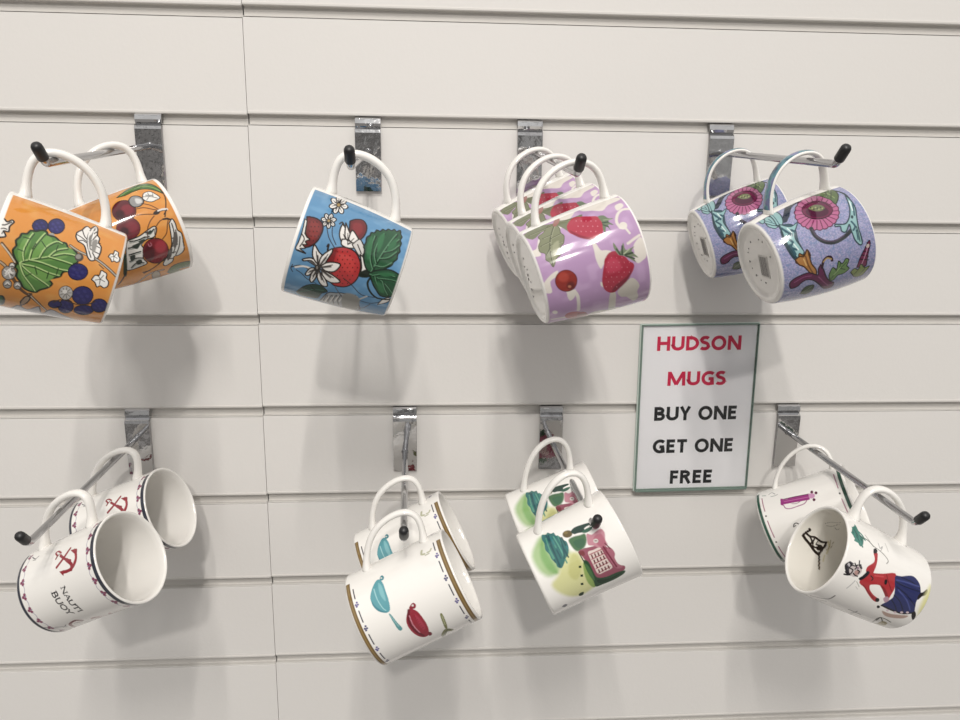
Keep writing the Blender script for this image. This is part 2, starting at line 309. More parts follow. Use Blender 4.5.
# ------------------------------------------------------------------ printed decoration, painted in mug coordinates (degrees from the handle, mm above the foot)
OPS = {"orange":[["L","6A4A28",1.4,0.0,[2811,742,2749,690,2667,636]],
["L","D8C8B0",0.62,0.0,[2804,741,2742,689,2672,641]],
["L","6A4A28",1.87,0.0,[2638,723,2606,684,2524,636,2397,561,2335,494,2255,437]],
["L","C8B090",0.78,0.0,[2638,723,2606,684,2524,636]],
["P","F2EEE6",0,0.0,[3050,806,3053,774,3028,749,3063,727,3045,712,2992,728,2936,725,2931,752,2888,733,2868,752,2876,774]],
["L","2A2018",0.78,0.0,[3050,806,3053,774,3028,749,3063,727,3045,712,2992,728,2936,725,2931,752,2888,733,2868,752,2876,774,3050,806]],
["L","2A2018",0.62,0.0,[2984,790,2991,757,3041,725]],
["L","2A2018",0.47,0.0,[2940,777,2956,757,2954,738]],
["L","2A2018",0.47,0.0,[2900,758,2930,754]],
["P","2A2018",0,0.0,[2571,617,2538,616,2506,624,2484,638,2475,657,2482,676,2503,691,2534,699,2567,700,2596,692,2617,678,2625,660,2619,641,2600,626]],
["P","A8A49E",0,0.0,[2569,621,2539,620,2512,627,2492,641,2484,657,2490,674,2509,687,2535,695,2565,695,2591,689,2610,676,2617,659,2612,643,2595,629]],
["L","F0ECE6",0.62,0.0,[2536,675,2584,663,2557,639]],
["L","504840",0.47,0.0,[2516,676,2546,657,2533,632]],
["P","2A2018",0,0.0,[2441,623,2416,622,2393,627,2376,637,2370,649,2376,660,2392,670,2415,676,2440,676,2461,671,2476,662,2481,650,2476,638,2462,628]],
["P","A8A49E",0,0.0,[2439,627,2418,627,2398,631,2385,639,2380,649,2385,659,2398,667,2417,671,2438,671,2456,667,2468,660,2473,650,2468,640,2457,632]],
["L","F0ECE6",0.62,0.0,[2414,659,2450,652,2429,638]],
["L","504840",0.47,0.0,[2403,660,2423,649,2414,633]],
["P","2A2018",0,0.0,[2451,565,2428,565,2407,569,2393,578,2387,589,2393,600,2407,609,2428,614,2451,614,2470,610,2484,601,2489,591,2484,580,2471,571]],
["P","A8A49E",0,0.0,[2449,570,2430,569,2413,573,2401,580,2397,589,2401,598,2413,605,2430,610,2449,610,2465,606,2476,599,2480,590,2476,581,2465,574]],
["L","F0ECE6",0.62,0.0,[2426,599,2460,592,2440,579]],
["L","504840",0.47,0.0,[2418,600,2436,589,2427,575]],
["P","2A2018",0,0.0,[2640,631,2624,631,2610,634,2600,641,2596,650,2599,659,2608,666,2622,670,2637,671,2651,667,2661,660,2665,652,2662,643,2653,635]],
["P","A8A49E",0,0.0,[2637,636,2626,635,2615,638,2607,643,2604,650,2606,657,2614,663,2624,666,2636,666,2647,663,2654,658,2657,651,2655,645,2648,639]],
["L","F0ECE6",0.62,0.0,[2620,657,2644,653,2630,642]],
["L","504840",0.47,0.0,[2616,658,2628,650,2623,640]],
["L","F0ECE6",0.47,0.0,[2552,658,2565,630]],
["L","F0ECE6",0.47,0.0,[2552,658,2507,642]],
["L","F0ECE6",0.47,0.0,[2552,658,2511,676]],
["L","F0ECE6",0.47,0.0,[2552,658,2571,686]],
["L","F0ECE6",0.47,0.0,[2552,658,2604,657]],
["P","15132E",0,0.0,[3127,512,3089,511,3054,520,3028,537,3015,558,3019,579,3037,597,3066,607,3103,607,3140,599,3171,582,3186,561,3183,540,3161,522]],
["P","2E2A66",0,0.0,[3123,517,3091,517,3060,525,3037,540,3026,558,3028,577,3044,592,3069,601,3101,602,3134,594,3159,579,3173,561,3170,542,3153,526]],
["P","3A3780",0,0.0,[3102,571,3095,575,3094,582,3101,588,3111,590,3118,586,3118,579,3112,573]],
["P","3A3780",0,0.0,[3131,547,3124,550,3123,557,3129,563,3139,565,3147,561,3148,554,3142,548]],
["P","3A3780",0,0.0,[3097,529,3090,533,3090,540,3096,546,3105,547,3113,544,3114,537,3107,531]],
["P","3A3780",0,0.0,[3081,554,3075,557,3074,564,3080,570,3089,572,3097,568,3098,561,3091,555]],
["P","3A3780",0,0.0,[3059,540,3052,544,3051,551,3057,557,3067,558,3073,555,3075,548,3069,542]],
["P","3A3780",0,0.0,[3054,568,3046,572,3046,579,3052,585,3061,586,3068,583,3068,576,3063,570]],
["P","15132E",0,0.0,[3194,415,3144,414,3101,423,3069,441,3055,464,3060,487,3083,505,3119,517,3165,518,3212,509,3253,491,3274,469,3268,445,3238,426]],
["P","302C72",0,0.0,[3189,420,3146,420,3107,428,3080,444,3067,464,3071,484,3090,501,3123,511,3163,512,3204,504,3239,488,3257,468,3253,447,3227,430]],
["P","403C88",0,0.0,[3164,479,3155,483,3153,491,3160,497,3173,499,3183,495,3185,487,3177,481]],
["P","403C88",0,0.0,[3201,453,3191,457,3189,464,3197,470,3210,472,3221,468,3223,461,3215,454]],
["P","403C88",0,0.0,[3156,434,3147,438,3145,445,3153,451,3165,453,3175,449,3176,442,3169,435]],
["P","403C88",0,0.0,[3138,460,3128,464,3127,471,3134,477,3146,479,3155,475,3157,468,3149,461]],
["P","403C88",0,0.0,[3108,445,3099,449,3099,456,3105,463,3117,464,3126,460,3127,453,3120,447]],
["P","403C88",0,0.0,[3103,475,3094,479,3092,487,3100,493,3110,495,3119,491,3121,483,3114,477]],
["P","A8A49E",0,0.0,[3043,460,3031,460,3019,464,3011,470,3006,478,3006,486,3012,493,3022,496,3034,496,3046,493,3055,486,3060,478,3059,470,3053,464]],
["P","558C38",0,0.0,[2669,622,2715,651,2777,671,2827,659,2874,670,2916,654,2955,649,2971,619,3013,605,3022,574,3052,543,3054,512,3022,497,3025,453,2993,414,2995,379,2951,357,2946,315,2898,282,2834,280,2792,305,2732,307,2698,347,2647,357,2616,389,2585,420,2549,392,2494,412,2447,454,2409,473,2406,514,2430,553,2489,580,2536,610,2597,613,2629,632]],
["L","1E2E14",0.93,0.0,[2669,622,2715,651,2777,671,2827,659,2874,670,2916,654,2955,649,2971,619,3013,605,3022,574,3052,543,3054,512,3022,497,3025,453,2993,414,2995,379,2951,357,2946,315,2898,282,2834,280,2792,305,2732,307,2698,347,2647,357,2616,389,2585,420,2549,392,2494,412,2447,454,2409,473,2406,514,2430,553,2489,580,2536,610,2597,613,2629,632,2669,622]],
["P","74AA48",0,0.62,[2682,603,2762,640,2903,631,2960,593,2846,585]],
["P","74AA48",0,0.62,[2691,581,2844,549,3005,511,2981,464,2852,490]],
["P","6EA244",0,0.62,[2695,594,2793,480,2948,384,2929,318,2805,397]],
["P","72A848",0,0.62,[2660,599,2670,494,2642,393,2547,438,2568,537]],
["P","6EA244",0,0.62,[2640,608,2507,528,2434,482,2454,544]],
["L","2C5020",1.09,0.0,[2667,610,2699,590,2750,530,2804,455,2878,370,2895,295]],
["L","BEE088",0.54,0.0,[2673,613,2706,593,2756,533,2810,459,2885,374,2902,299]],
["L","2C5020",1.09,0.0,[2699,590,2788,610,2923,596,2986,583]],
["L","BEE088",0.54,0.0,[2706,593,2794,613,2929,600,2993,587]],
["L","2C5020",1.09,0.0,[2726,561,2830,562,2980,528,3025,515]],
["L","BEE088",0.54,0.0,[2732,565,2836,565,2986,532,3031,519]],
["L","2C5020",1.09,0.0,[2767,509,2886,488,2976,436,2975,399]],
["L","BEE088",0.54,0.0,[2773,512,2892,491,2983,440,2982,402]],
["L","2C5020",1.09,0.0,[2804,455,2888,421,2940,362]],
["L","BEE088",0.54,0.0,[2810,459,2895,425,2947,365]],
["L","2C5020",1.09,0.0,[2665,605,2672,516,2650,428,2648,361]],
["L","BEE088",0.54,0.0,[2671,608,2679,520,2656,432,2654,365]],
["L","2C5020",1.09,0.0,[2661,604,2596,527,2537,440,2507,405]],
["L","BEE088",0.54,0.0,[2668,608,2602,531,2544,444,2515,409]],
["L","2C5020",1.09,0.0,[2656,606,2566,570,2473,509,2415,477]],
["L","BEE088",0.54,0.0,[2663,609,2573,574,2480,512,2422,480]],
["L","2C5020",1.09,0.0,[2726,561,2729,478,2713,378,2719,318]],
["L","BEE088",0.54,0.0,[2732,565,2736,482,2720,382,2726,321]],
["L","2C5020",1.09,0.0,[2804,455,2804,382,2798,306]],
["L","BEE088",0.54,0.0,[2810,459,2810,385,2805,310]],
["L","2C5020",0.47,0.0,[2794,613,2799,645]],
["L","2C5020",0.47,0.0,[2929,600,2926,635]],
["L","2C5020",0.47,0.0,[2836,565,2902,553]],
["L","2C5020",0.47,0.0,[2892,491,2938,523]],
["L","2C5020",0.47,0.0,[2679,520,2607,496]],
["L","2C5020",0.47,0.0,[2656,432,2592,433]],
["L","2C5020",0.47,0.0,[2602,531,2558,560]],
["L","2C5020",0.47,0.0,[2895,425,2949,422]],
["L","2C5020",0.47,0.0,[2720,382,2657,383]],
["P","18301C",0,0.0,[2192,640,2143,640,2089,645,2042,655,2024,667,2051,677,2100,686,2152,690,2199,690,2236,685,2258,676,2265,665,2255,654,2230,645]],
["P","2F6A3A",0,0.0,[2188,655,2154,655,2122,658,2097,664,2090,671,2102,678,2130,684,2164,687,2195,687,2221,684,2238,678,2242,671,2234,664,2215,659]],
["L","5A4028",1.4,0.0,[2369,510,2255,437,2086,350]],
["L","D8C0A0",0.62,0.0,[2364,509,2248,436,2105,364]],
["L","5A4028",1.09,0.0,[1936,570,2273,523,2375,498]],
["P","B89878",0,0.0,[2223,549,2318,528,2319,498,2232,508,2156,539]],
["L","2A2018",0.62,0.0,[2223,549,2318,528,2319,498,2232,508,2156,539,2223,549]],
["P","B8B8C0",0,0.0,[1906,613,2138,562,2071,498,2202,432,2024,404,2188,357,2088,262,2001,194,1907,246,1907,360,1906,474,1907,549]],
["L","2A2018",0.62,0.0,[1906,613,2138,562,2071,498,2202,432,2024,404,2188,357,2088,262,2001,194,1907,246,1907,360,1906,474,1907,549,1906,613]],
["L","50504E",0.47,0.0,[1936,570,1906,537]],
["L","50504E",0.47,0.0,[1959,514,1906,482]],
["L","50504E",0.47,0.0,[1969,458,1905,427]],
["L","50504E",0.47,0.0,[1974,402,1905,371]],
["L","50504E",0.47,0.0,[1973,346,1906,314]],
["L","50504E",0.47,0.0,[1967,288,1905,257]],
["P","14122A",0,0.0,[2768,198,2726,198,2686,210,2658,232,2645,259,2652,287,2676,309,2711,321,2752,322,2790,310,2818,289,2832,261,2826,234,2804,211]],
["P","2E2A70",0,0.0,[2765,204,2727,203,2692,214,2666,234,2655,259,2661,285,2682,305,2714,316,2750,317,2784,306,2810,286,2822,261,2818,236,2798,215]],
["P","3A3780",0,0.0,[2748,276,2740,281,2740,290,2747,297,2758,300,2766,295,2766,286,2759,278]],
["P","3A3780",0,0.0,[2777,243,2769,248,2768,257,2776,265,2787,267,2795,262,2795,253,2788,245]],
["P","3A3780",0,0.0,[2737,221,2729,226,2729,234,2737,242,2748,244,2756,240,2756,231,2748,223]],
["P","3A3780",0,0.0,[2723,253,2715,258,2715,267,2722,274,2733,276,2741,272,2741,263,2734,255]],
["P","3A3780",0,0.0,[2694,235,2686,240,2686,249,2694,257,2705,259,2713,254,2713,245,2705,238]],
["P","3A3780",0,0.0,[2691,273,2683,277,2683,286,2691,294,2702,296,2710,291,2710,282,2702,275]],
["P","14122A",0,0.0,[2522,122,2468,121,2415,133,2377,156,2363,186,2378,217,2415,241,2465,256,2517,257,2563,244,2595,221,2608,192,2599,162,2569,137]],
["P","2E2A70",0,0.0,[2520,127,2470,126,2423,138,2388,159,2376,187,2388,215,2422,237,2467,250,2515,251,2557,240,2586,219,2598,191,2589,164,2562,141]],
["P","3A3780",0,0.0,[2507,207,2498,212,2498,222,2509,230,2523,233,2532,227,2532,218,2522,209]],
["P","3A3780",0,0.0,[2540,171,2530,176,2531,186,2541,195,2554,197,2564,192,2564,182,2554,174]],
["P","3A3780",0,0.0,[2486,146,2477,151,2477,161,2488,170,2503,172,2513,167,2512,157,2501,148]],
["P","3A3780",0,0.0,[2472,181,2462,186,2462,196,2473,205,2488,207,2498,202,2497,192,2486,183]],
["P","3A3780",0,0.0,[2430,161,2420,166,2420,176,2433,185,2448,187,2458,182,2458,172,2446,164]],
["P","3A3780",0,0.0,[2431,202,2421,207,2422,217,2434,226,2449,228,2459,223,2458,213,2447,204]],
["P","14122A",0,0.0,[2323,222,2268,220,2214,229,2171,246,2155,269,2175,292,2219,310,2272,321,2324,321,2367,312,2395,295,2405,273,2396,251,2367,232]],
["P","2E2A70",0,0.0,[2320,227,2273,226,2226,234,2189,249,2177,269,2192,290,2228,306,2275,315,2321,316,2359,308,2384,292,2393,273,2384,253,2359,237]],
["P","3A3780",0,0.0,[2313,284,2303,288,2304,295,2315,301,2328,303,2337,299,2336,292,2326,286]],
["P","3A3780",0,0.0,[2341,258,2333,262,2333,269,2343,275,2356,277,2364,273,2364,266,2354,260]],
["P","3A3780",0,0.0,[2290,240,2280,243,2281,251,2292,257,2307,259,2315,255,2314,248,2304,241]],
["P","3A3780",0,0.0,[2276,265,2267,269,2268,276,2278,282,2293,284,2303,280,2301,273,2290,267]],
["P","3A3780",0,0.0,[2233,251,2222,254,2224,262,2236,268,2252,270,2263,266,2261,259,2249,252]],
["P","3A3780",0,0.0,[2236,281,2225,284,2226,292,2239,298,2256,300,2265,296,2264,289,2252,282]],
["P","14122A",0,0.0,[2323,91,2281,92,2237,106,2200,129,2183,157,2192,185,2220,207,2259,217,2302,216,2339,202,2366,179,2379,151,2376,123,2357,102]],
["P","2E2A70",0,0.0,[2321,96,2286,98,2248,111,2219,132,2204,158,2208,183,2230,203,2262,212,2299,210,2330,197,2354,176,2366,150,2364,125,2349,106]],
["P","3A3780",0,0.0,[2293,169,2288,173,2292,182,2304,191,2315,194,2321,189,2316,180,2304,172]],
["P","3A3780",0,0.0,[2323,134,2317,139,2322,148,2332,156,2343,159,2348,155,2344,146,2333,137]],
["P","3A3780",0,0.0,[2286,114,2280,118,2285,127,2297,136,2309,139,2314,134,2310,125,2298,117]],
["P","3A3780",0,0.0,[2269,147,2263,151,2269,160,2281,169,2292,172,2299,168,2293,158,2282,150]],
["P","3A3780",0,0.0,[2240,131,2234,135,2239,144,2253,153,2266,156,2271,152,2266,142,2253,134]],
["P","3A3780",0,0.0,[2234,169,2227,173,2233,182,2247,190,2259,193,2266,189,2260,180,2248,172]],
["P","14122A",0,0.0,[2428,13,2380,11,2334,21,2300,39,2288,63,2303,88,2337,108,2382,119,2428,120,2467,111,2494,92,2504,69,2496,45,2469,25]],
["P","2E2A70",0,0.0,[2426,18,2384,17,2344,26,2315,42,2304,64,2316,86,2345,104,2384,114,2424,115,2460,106,2484,89,2492,68,2485,47,2462,29]],
["P","3A3780",0,0.0,[2417,80,2409,84,2411,92,2419,99,2432,101,2440,97,2439,89,2430,82]],
["P","3A3780",0,0.0,[2444,52,2437,56,2437,64,2446,71,2458,73,2466,69,2465,61,2456,54]],
["P","3A3780",0,0.0,[2397,32,2390,36,2390,44,2400,51,2414,53,2421,49,2420,41,2411,34]],
["P","3A3780",0,0.0,[2385,60,2378,64,2378,71,2388,78,2402,80,2409,76,2408,69,2398,62]],
["P","3A3780",0,0.0,[2349,44,2340,48,2342,56,2353,63,2366,65,2375,61,2374,53,2363,46]],
["P","3A3780",0,0.0,[2351,76,2343,80,2344,88,2355,95,2368,97,2376,93,2376,85,2365,78]],
["P","14122A",0,0.0,[2319,299,2288,300,2257,309,2233,324,2221,343,2227,361,2247,375,2275,383,2307,382,2334,373,2354,358,2363,339,2359,321,2344,307]],
["P","2E2A70",0,0.0,[2316,306,2292,307,2269,315,2251,328,2242,344,2244,359,2258,371,2279,377,2302,375,2324,368,2340,354,2348,339,2346,323,2335,312]],
["L","4A3020",0.69,0.0,[2320,355,2377,318,2385,274,2360,215,2393,140,2449,103]],
["P","2A2018",0,0.0,[2500,252,2460,251,2422,258,2395,273,2386,293,2397,313,2424,329,2462,339,2501,341,2535,333,2558,318,2566,299,2558,279,2535,262]],
["P","C8C4BE",0,0.0,[2498,256,2462,255,2428,262,2404,275,2395,293,2406,311,2430,326,2463,335,2499,336,2530,330,2551,316,2558,299,2551,280,2530,265]],
["L","6A645C",0.35,0.0,[2480,296,2495,263]],
["L","6A645C",0.35,0.0,[2480,296,2448,264]],
["L","6A645C",0.35,0.0,[2480,296,2415,280]],
["L","6A645C",0.35,0.0,[2480,296,2414,304]],
["L","6A645C",0.35,0.0,[2480,296,2444,324]],
["L","6A645C",0.35,0.0,[2480,296,2490,330]],
["L","6A645C",0.35,0.0,[2480,296,2530,321]],
["L","6A645C",0.35,0.0,[2480,296,2546,299]],
["L","6A645C",0.35,0.0,[2480,296,2533,276]],
["P","E8E4DE",0,0.0,[2499,289,2488,288,2478,291,2470,296,2467,303,2470,309,2477,315,2486,318,2498,318,2508,315,2515,310,2518,304,2516,297,2509,292]],
["L","5A4A3A",1.39,0.0,[2986,350,2958,301,2941,241]],
["L","C8BCA8",0.56,0.0,[2986,350,2958,301,2941,241]],
["P","504840",0,0.0,[2905,251,2885,251,2866,256,2852,265,2846,277,2849,289,2860,299,2877,305,2897,306,2916,301,2930,291,2937,279,2934,267,2923,257]],
["P","9A948C",0,0.0,[2905,267,2893,267,2882,270,2874,276,2870,283,2871,291,2877,297,2887,300,2899,300,2910,297,2919,291,2923,284,2921,276,2915,270]],
["P","F2EEE8",0,0.0,[3105,332,3163,333,3228,306,3280,295,3321,278,3301,254,3393,229,3341,210,3238,204,3193,184,3132,184,3084,160,3000,157,2930,168,2893,199,2919,226,2970,243,3036,267,3055,295,3060,312]],
["L","2A2018",0.69,0.0,[3105,332,3163,333,3228,306,3280,295,3321,278,3301,254,3393,229,3341,210,3238,204,3193,184,3132,184,3084,160,3000,157,2930,168,2893,199,2919,226,2970,243,3036,267,3055,295,3060,312,3105,332]],
["L","2A2018",0.56,0.0,[3302,252,3162,261,3052,249,2929,207]],
["L","2A2018",0.56,0.0,[3352,226,3167,238,3058,233]],
["L","2A2018",0.56,0.0,[3238,205,3145,224,3099,247]],
["L","2A2018",0.56,0.0,[3070,169,3078,203,3053,241]],
["L","2A2018",0.56,0.0,[2996,163,3007,199,3028,234]],
["L","2A2018",0.56,0.0,[2930,176,2983,204]],
["L","2A2018",0.56,0.0,[3222,303,3157,284,3124,262]],
["L","2A2018",0.56,0.0,[3137,327,3123,297,3097,266]],
["L","2A2018",0.56,0.0,[3068,308,3090,286,3078,261]],
["L","2A2018",0.56,0.0,[3301,207,3232,228]],
["L","2A2018",0.56,0.0,[3129,172,3112,202]],
["P","8A8680",0,0.56,[3154,254,3209,237,3078,227,2980,226,3052,249]],
["P","9A9690",0,0.69,[3114,226,3162,196,3023,190,2990,208]],
["L","F8F6F2",0.42,0.0,[3249,257,3129,255,2999,229]],
["L","F8F6F2",0.42,0.0,[3275,231,3135,230]],
["L","2A2018",1.53,0.0,[2930,176,2905,131,2859,71,2805,15]],
["L","C0B4A4",0.69,0.0,[2930,176,2905,131,2859,71,2813,22]],
["L","6A4A28",0.56,0.0,[2878,144,2849,110]],
["P","F4F2EC",0,0.0,[2697,164,2752,150,2759,125,2821,121,2813,96,2801,80,2752,75,2721,55,2670,52,2639,73,2654,99,2630,118,2673,137]],
["L","2A2018",0.56,0.0,[2697,164,2752,150,2759,125,2821,121,2813,96,2801,80,2752,75,2721,55,2670,52,2639,73,2654,99,2630,118,2673,137,2697,164]],
["L","2A2018",0.35,0.0,[2725,111,2710,78]],
["L","2A2018",0.35,0.0,[2725,111,2667,107]],
["L","2A2018",0.35,0.0,[2725,111,2701,141]],
["L","2A2018",0.35,0.0,[2725,111,2766,135]],
["L","2A2018",0.35,0.0,[2725,111,2778,97]],
["P","F4F2EC",0,0.0,[2998,100,3043,90,3051,73,3103,69,3099,52,3090,41,3051,38,3027,25,2989,24,2965,39,2973,56,2953,70,2983,82]],
["L","2A2018",0.56,0.0,[2998,100,3043,90,3051,73,3103,69,3099,52,3090,41,3051,38,3027,25,2989,24,2965,39,2973,56,2953,70,2983,82,2998,100]],
["L","2A2018",0.35,0.0,[3025,64,3016,41]],
["L","2A2018",0.35,0.0,[3025,64,2981,62]],
["L","2A2018",0.35,0.0,[3025,64,3004,85]],
["L","2A2018",0.35,0.0,[3025,64,3056,80]],
["L","2A2018",0.35,0.0,[3025,64,3069,53]],
["P","4E7A34",0,0.0,[331,423,277,479,206,553,175,632,227,700,333,738,449,760,526,764,475,738,394,691,337,635,326,567,349,489]],
["L","203018",0.67,0.0,[331,423,277,479,206,553,175,632,227,700,333,738,449,760,526,764,475,738,394,691,337,635,326,567,349,489,331,423]],
["L","8ABC58",0.53,0.0,[322,454,266,553,274,652,363,714,475,752]],
["L","2A2018",0.67,0.0,[449,760,578,761,702,726,810,683]],
["P","401018",0,0.0,[650,380,653,378,655,376,655,374,654,372,651,370,648,370,644,370,641,372,639,374,639,376,640,379,642,380,646,380]],
["P","701828",0,0.0,[646,374,645,374,645,375,645,375,645,376,646,376,647,376,648,376,649,376,649,375,649,375,649,374,648,374,647,374]],
["P","701828",0,0.0,[646,375,646,375,646,375,646,375,646,375,646,375,646,375,646,375]],
["P","701828",0,0.0,[646,376,646,376,646,375,646,375,646,375,646,376,646,376,646,376]],
["P","701828",0,0.0,[648,376,648,375,648,375,648,375,647,375,647,376,647,376,648,376]],
["P","701828",0,0.0,[648,375,648,375,648,375,647,375,646,375,646,375,647,375,647,375]],
["P","701828",0,0.0,[648,375,648,375,648,375,648,375,648,375,648,375,648,375,648,375]],
["P","701828",0,0.0,[648,374,648,374,648,374,647,374,647,374,647,374,647,374,648,374]],
["P","2E0C12",0,0.0,[637,498,688,472,719,433,724,391,703,353,657,327,594,318,525,329,461,357,419,398,414,441,445,478,504,502,572,509]],
["P","6A1624",0,0.0,[635,494,683,469,711,432,716,392,695,356,653,331,593,323,528,333,468,360,430,398,425,439,455,474,509,497,574,504]],
["P","8E2434",0,2.13,[608,483,634,470,648,451,649,429,637,409,614,395,583,390,551,395,523,408,506,428,506,450,519,470,545,483,578,488]],
["P","4A0E1C",0,2.13,[628,403,651,392,665,377,667,361,659,346,640,337,614,334,586,339,562,350,546,366,543,382,554,396,574,405,601,408]],
["P","2E0C12",0,0.0,[850,465,899,440,929,403,936,361,916,322,874,294,818,283,758,292,707,317,675,355,669,398,692,436,735,463,792,473]],
["P","7A1A28",0,0.0,[847,460,893,437,922,402,928,362,910,325,870,299,817,288,761,296,713,320,683,356,677,396,698,432,740,458,793,468]],
["P","8E2434",0,2.13,[825,449,848,437,862,418,864,396,853,376,833,361,806,355,778,358,754,371,740,389,738,411,749,431,770,446,798,452]],
["P","4A0E1C",0,2.13,[844,370,865,360,878,345,882,329,874,314,857,304,834,301,809,304,788,315,774,329,771,346,779,360,796,370,819,374]],
["P","9A9A9A",0,0.0,[454,490,411,528,436,571,501,593,562,581,593,535,571,493,513,481]],
["L","2A2018",0.67,0.0,[454,490,411,528,436,571,501,593,562,581,593,535,571,493,513,481,454,490]],
["P","D8D8D6",0,0.67,[462,541,504,578,554,569,543,530]],
["P","F0EEE8",0,0.0,[501,593,428,623,426,674,493,703,568,721,583,680,587,643,550,605]],
["L","2A2018",0.53,0.0,[501,593,428,623,426,674,493,703,568,721,583,680,587,643,550,605,501,593]],
["L","2A2018",0.4,0.0,[480,607,508,655,564,701]],
["L","2A2018",0.33,0.0,[437,656,499,651]],
["L","2A2018",0.33,0.0,[475,687,526,675]],
["L","2A2018",0.33,0.0,[543,615,511,642]],
["L","8A8A88",0.8,0.0,[468,632,505,677]],
["L","5A3418",0.53,0.0,[610,495,625,560,681,619,734,679]],
["L","5A3418",0.53,0.0,[565,565,621,617,703,661]],
["L","5A3418",0.53,0.0,[687,484,713,552,744,612]],
["P","30241C",0,0.0,[733,666,744,662,754,653,759,641,759,628,755,616,747,609,736,607,725,611,715,620,710,632,709,645,714,657,722,664]],
["L","E8E4DE",1.2,0.0,[722,655,721,698,735,725]],
["L","2A2018",0.4,0.0,[732,644,735,693,748,720]],
["L","2A2018",0.67,0.0,[739,720,780,685]],
["P","E4E4DE",0,0.0,[939,331,932,422,898,501,874,566,906,582,989,541,991,481,1026,423,1102,426,1202,398,1288,418,1310,353,1318,271,1271,248,1018,298]],
["L","2A2018",0.67,0.0,[939,331,932,422,898,501,874,566,906,582,989,541,991,481,1026,423,1102,426,1202,398,1288,418,1310,353,1318,271,1271,248,1018,298,939,331]],
["L","26302A",0.8,0.0,[957,346,969,404,959,469]],
["L","8A948C",0.4,0.0,[974,342,986,400,975,465]],
["L","26302A",0.8,0.0,[1026,315,1031,368,1004,443]],
["L","8A948C",0.4,0.0,[1043,310,1048,363,1021,438]],
["L","26302A",0.8,0.0,[1107,302,1108,349,1110,396]],
["L","8A948C",0.4,0.0,[1125,298,1127,345,1128,392]],
["L","26302A",0.8,0.0,[1194,291,1176,348,1198,392]],
["L","8A948C",0.4,0.0,[1213,287,1195,344,1218,388]],
["L","26302A",0.8,0.0,[1282,289,1242,336,1269,393]],
["L","8A948C",0.4,0.0,[1304,286,1263,332,1290,390]],
["L","26302A",0.8,0.0,[913,489,937,517,905,557]],
["L","8A948C",0.4,0.0,[929,485,953,512,921,552]],
["L","26302A",0.8,0.0,[961,461,970,501]],
["L","8A948C",0.4,0.0,[978,457,986,496]],
["P","2E3A32",0,0.4,[1019,344,1003,389,1005,422,1068,379]],
["P","2E3A32",0,0.4,[1130,304,1124,345,1180,334,1200,303]],
["P","3A4640",0,0.4,[987,407,977,450,998,465,1013,427]],
["P","2E3A32",0,0.4,[1217,334,1209,376,1255,382,1273,345]],
["P","3A4640",0,0.4,[912,508,904,535,939,530,943,504]],
["P","2A2018",0,0.0,[1208,613,1278,590,1328,552,1342,506,1315,460,1255,424,1180,407,1107,412,1046,437,1009,477,999,524,1020,568,1067,600,1133,617]],
["P","8A1A28",0,0.0,[1205,606,1270,585,1316,550,1328,506,1303,463,1248,430,1179,414,1110,418,1053,442,1018,479,1009,523,1029,564,1073,595,1135,610]],
["P","B83040",0,2.67,[1146,603,1178,592,1199,575,1206,554,1195,535,1171,520,1138,514,1103,517,1074,528,1055,546,1049,567,1058,586,1080,600,1111,606]],
["P","5A0E1A",0,2.67,[1184,500,1229,487,1262,467,1274,445,1263,425,1230,410,1186,405,1139,409,1098,423,1070,444,1060,466,1070,486,1097,499,1137,504]],
["L","C07080",0.53,0.0,[1050,473,1083,476,1071,495,1046,494]],
["L","5A3014",0.53,0.0,[984,487,892,509,811,555,763,606]],
["L","5A3014",0.53,0.0,[1021,543,918,564,838,631,833,697]],
["L","5A3014",0.53,0.0,[1045,593,995,641,908,673,849,699]],
["L","2A2018",1.07,0.0,[831,662,841,694,879,733]],
["P","E8E6E0",0,0.0,[896,691,856,728,918,738,997,734,1049,757,1152,748,1262,736,1310,686,1311,642,1382,620,1419,559,1363,543,1260,598,1146,648,1010,673]],
["L","2A2018",0.67,0.0,[896,691,856,728,918,738,997,734,1049,757,1152,748,1262,736,1310,686,1311,642,1382,620,1419,559,1363,543,1260,598,1146,648,1010,673,896,691]],
["L","3A3430",0.67,0.0,[905,710,1022,699,1149,654,1304,585]],
["L","3A3430",0.67,0.0,[991,721,1126,695,1259,642]],
["L","3A3430",0.67,0.0,[1080,735,1196,703,1295,659]],
["L","3A3430",0.67,0.0,[1071,672,1068,709]],
["L","3A3430",0.67,0.0,[1168,646,1159,696]],
["L","3A3430",0.67,0.0,[1245,615,1252,665]],
["L","3A3430",0.67,0.0,[1317,584,1329,626]],
["P","6A6460",0,0.53,[1022,699,1013,723,1131,706,1201,666,1131,662]],
["P","5A5450",0,0.53,[1198,616,1191,646,1298,619,1343,581]],
["P","5E7A3C",0,0.0,[1595,571,1473,608,1452,697,1500,786,1629,806,1642,761,1617,684,1766,638]],
["L","26301C",0.53,0.0,[1595,571,1473,608,1452,697,1500,786,1629,806,1642,761,1617,684,1766,638,1595,571]],
["L","5A4028",1.6,0.0,[1787,271,1556,363,1479,449,1490,535]],
["L","C8B498",0.67,0.0,[1787,271,1556,363,1479,449,1490,535]],
["L","4A3420",0.8,0.0,[1441,374,1396,454,1328,532,1293,565]],
["L","2A2018",0.8,0.0,[1419,369,1424,424]],
["P","B8A890",0,0.0,[1529,434,1459,471,1549,505,1785,505,1743,460]],
["L","2A2018",0.4,0.0,[1529,434,1459,471,1549,505,1785,505,1743,460,1529,434]],
["P","1F3A1E",0,0.4,[1066,265,1117,277,1275,255,1410,230,1336,214]],
["L","2A2018",0.93,0.0,[1558,157,1427,205,1347,233]],
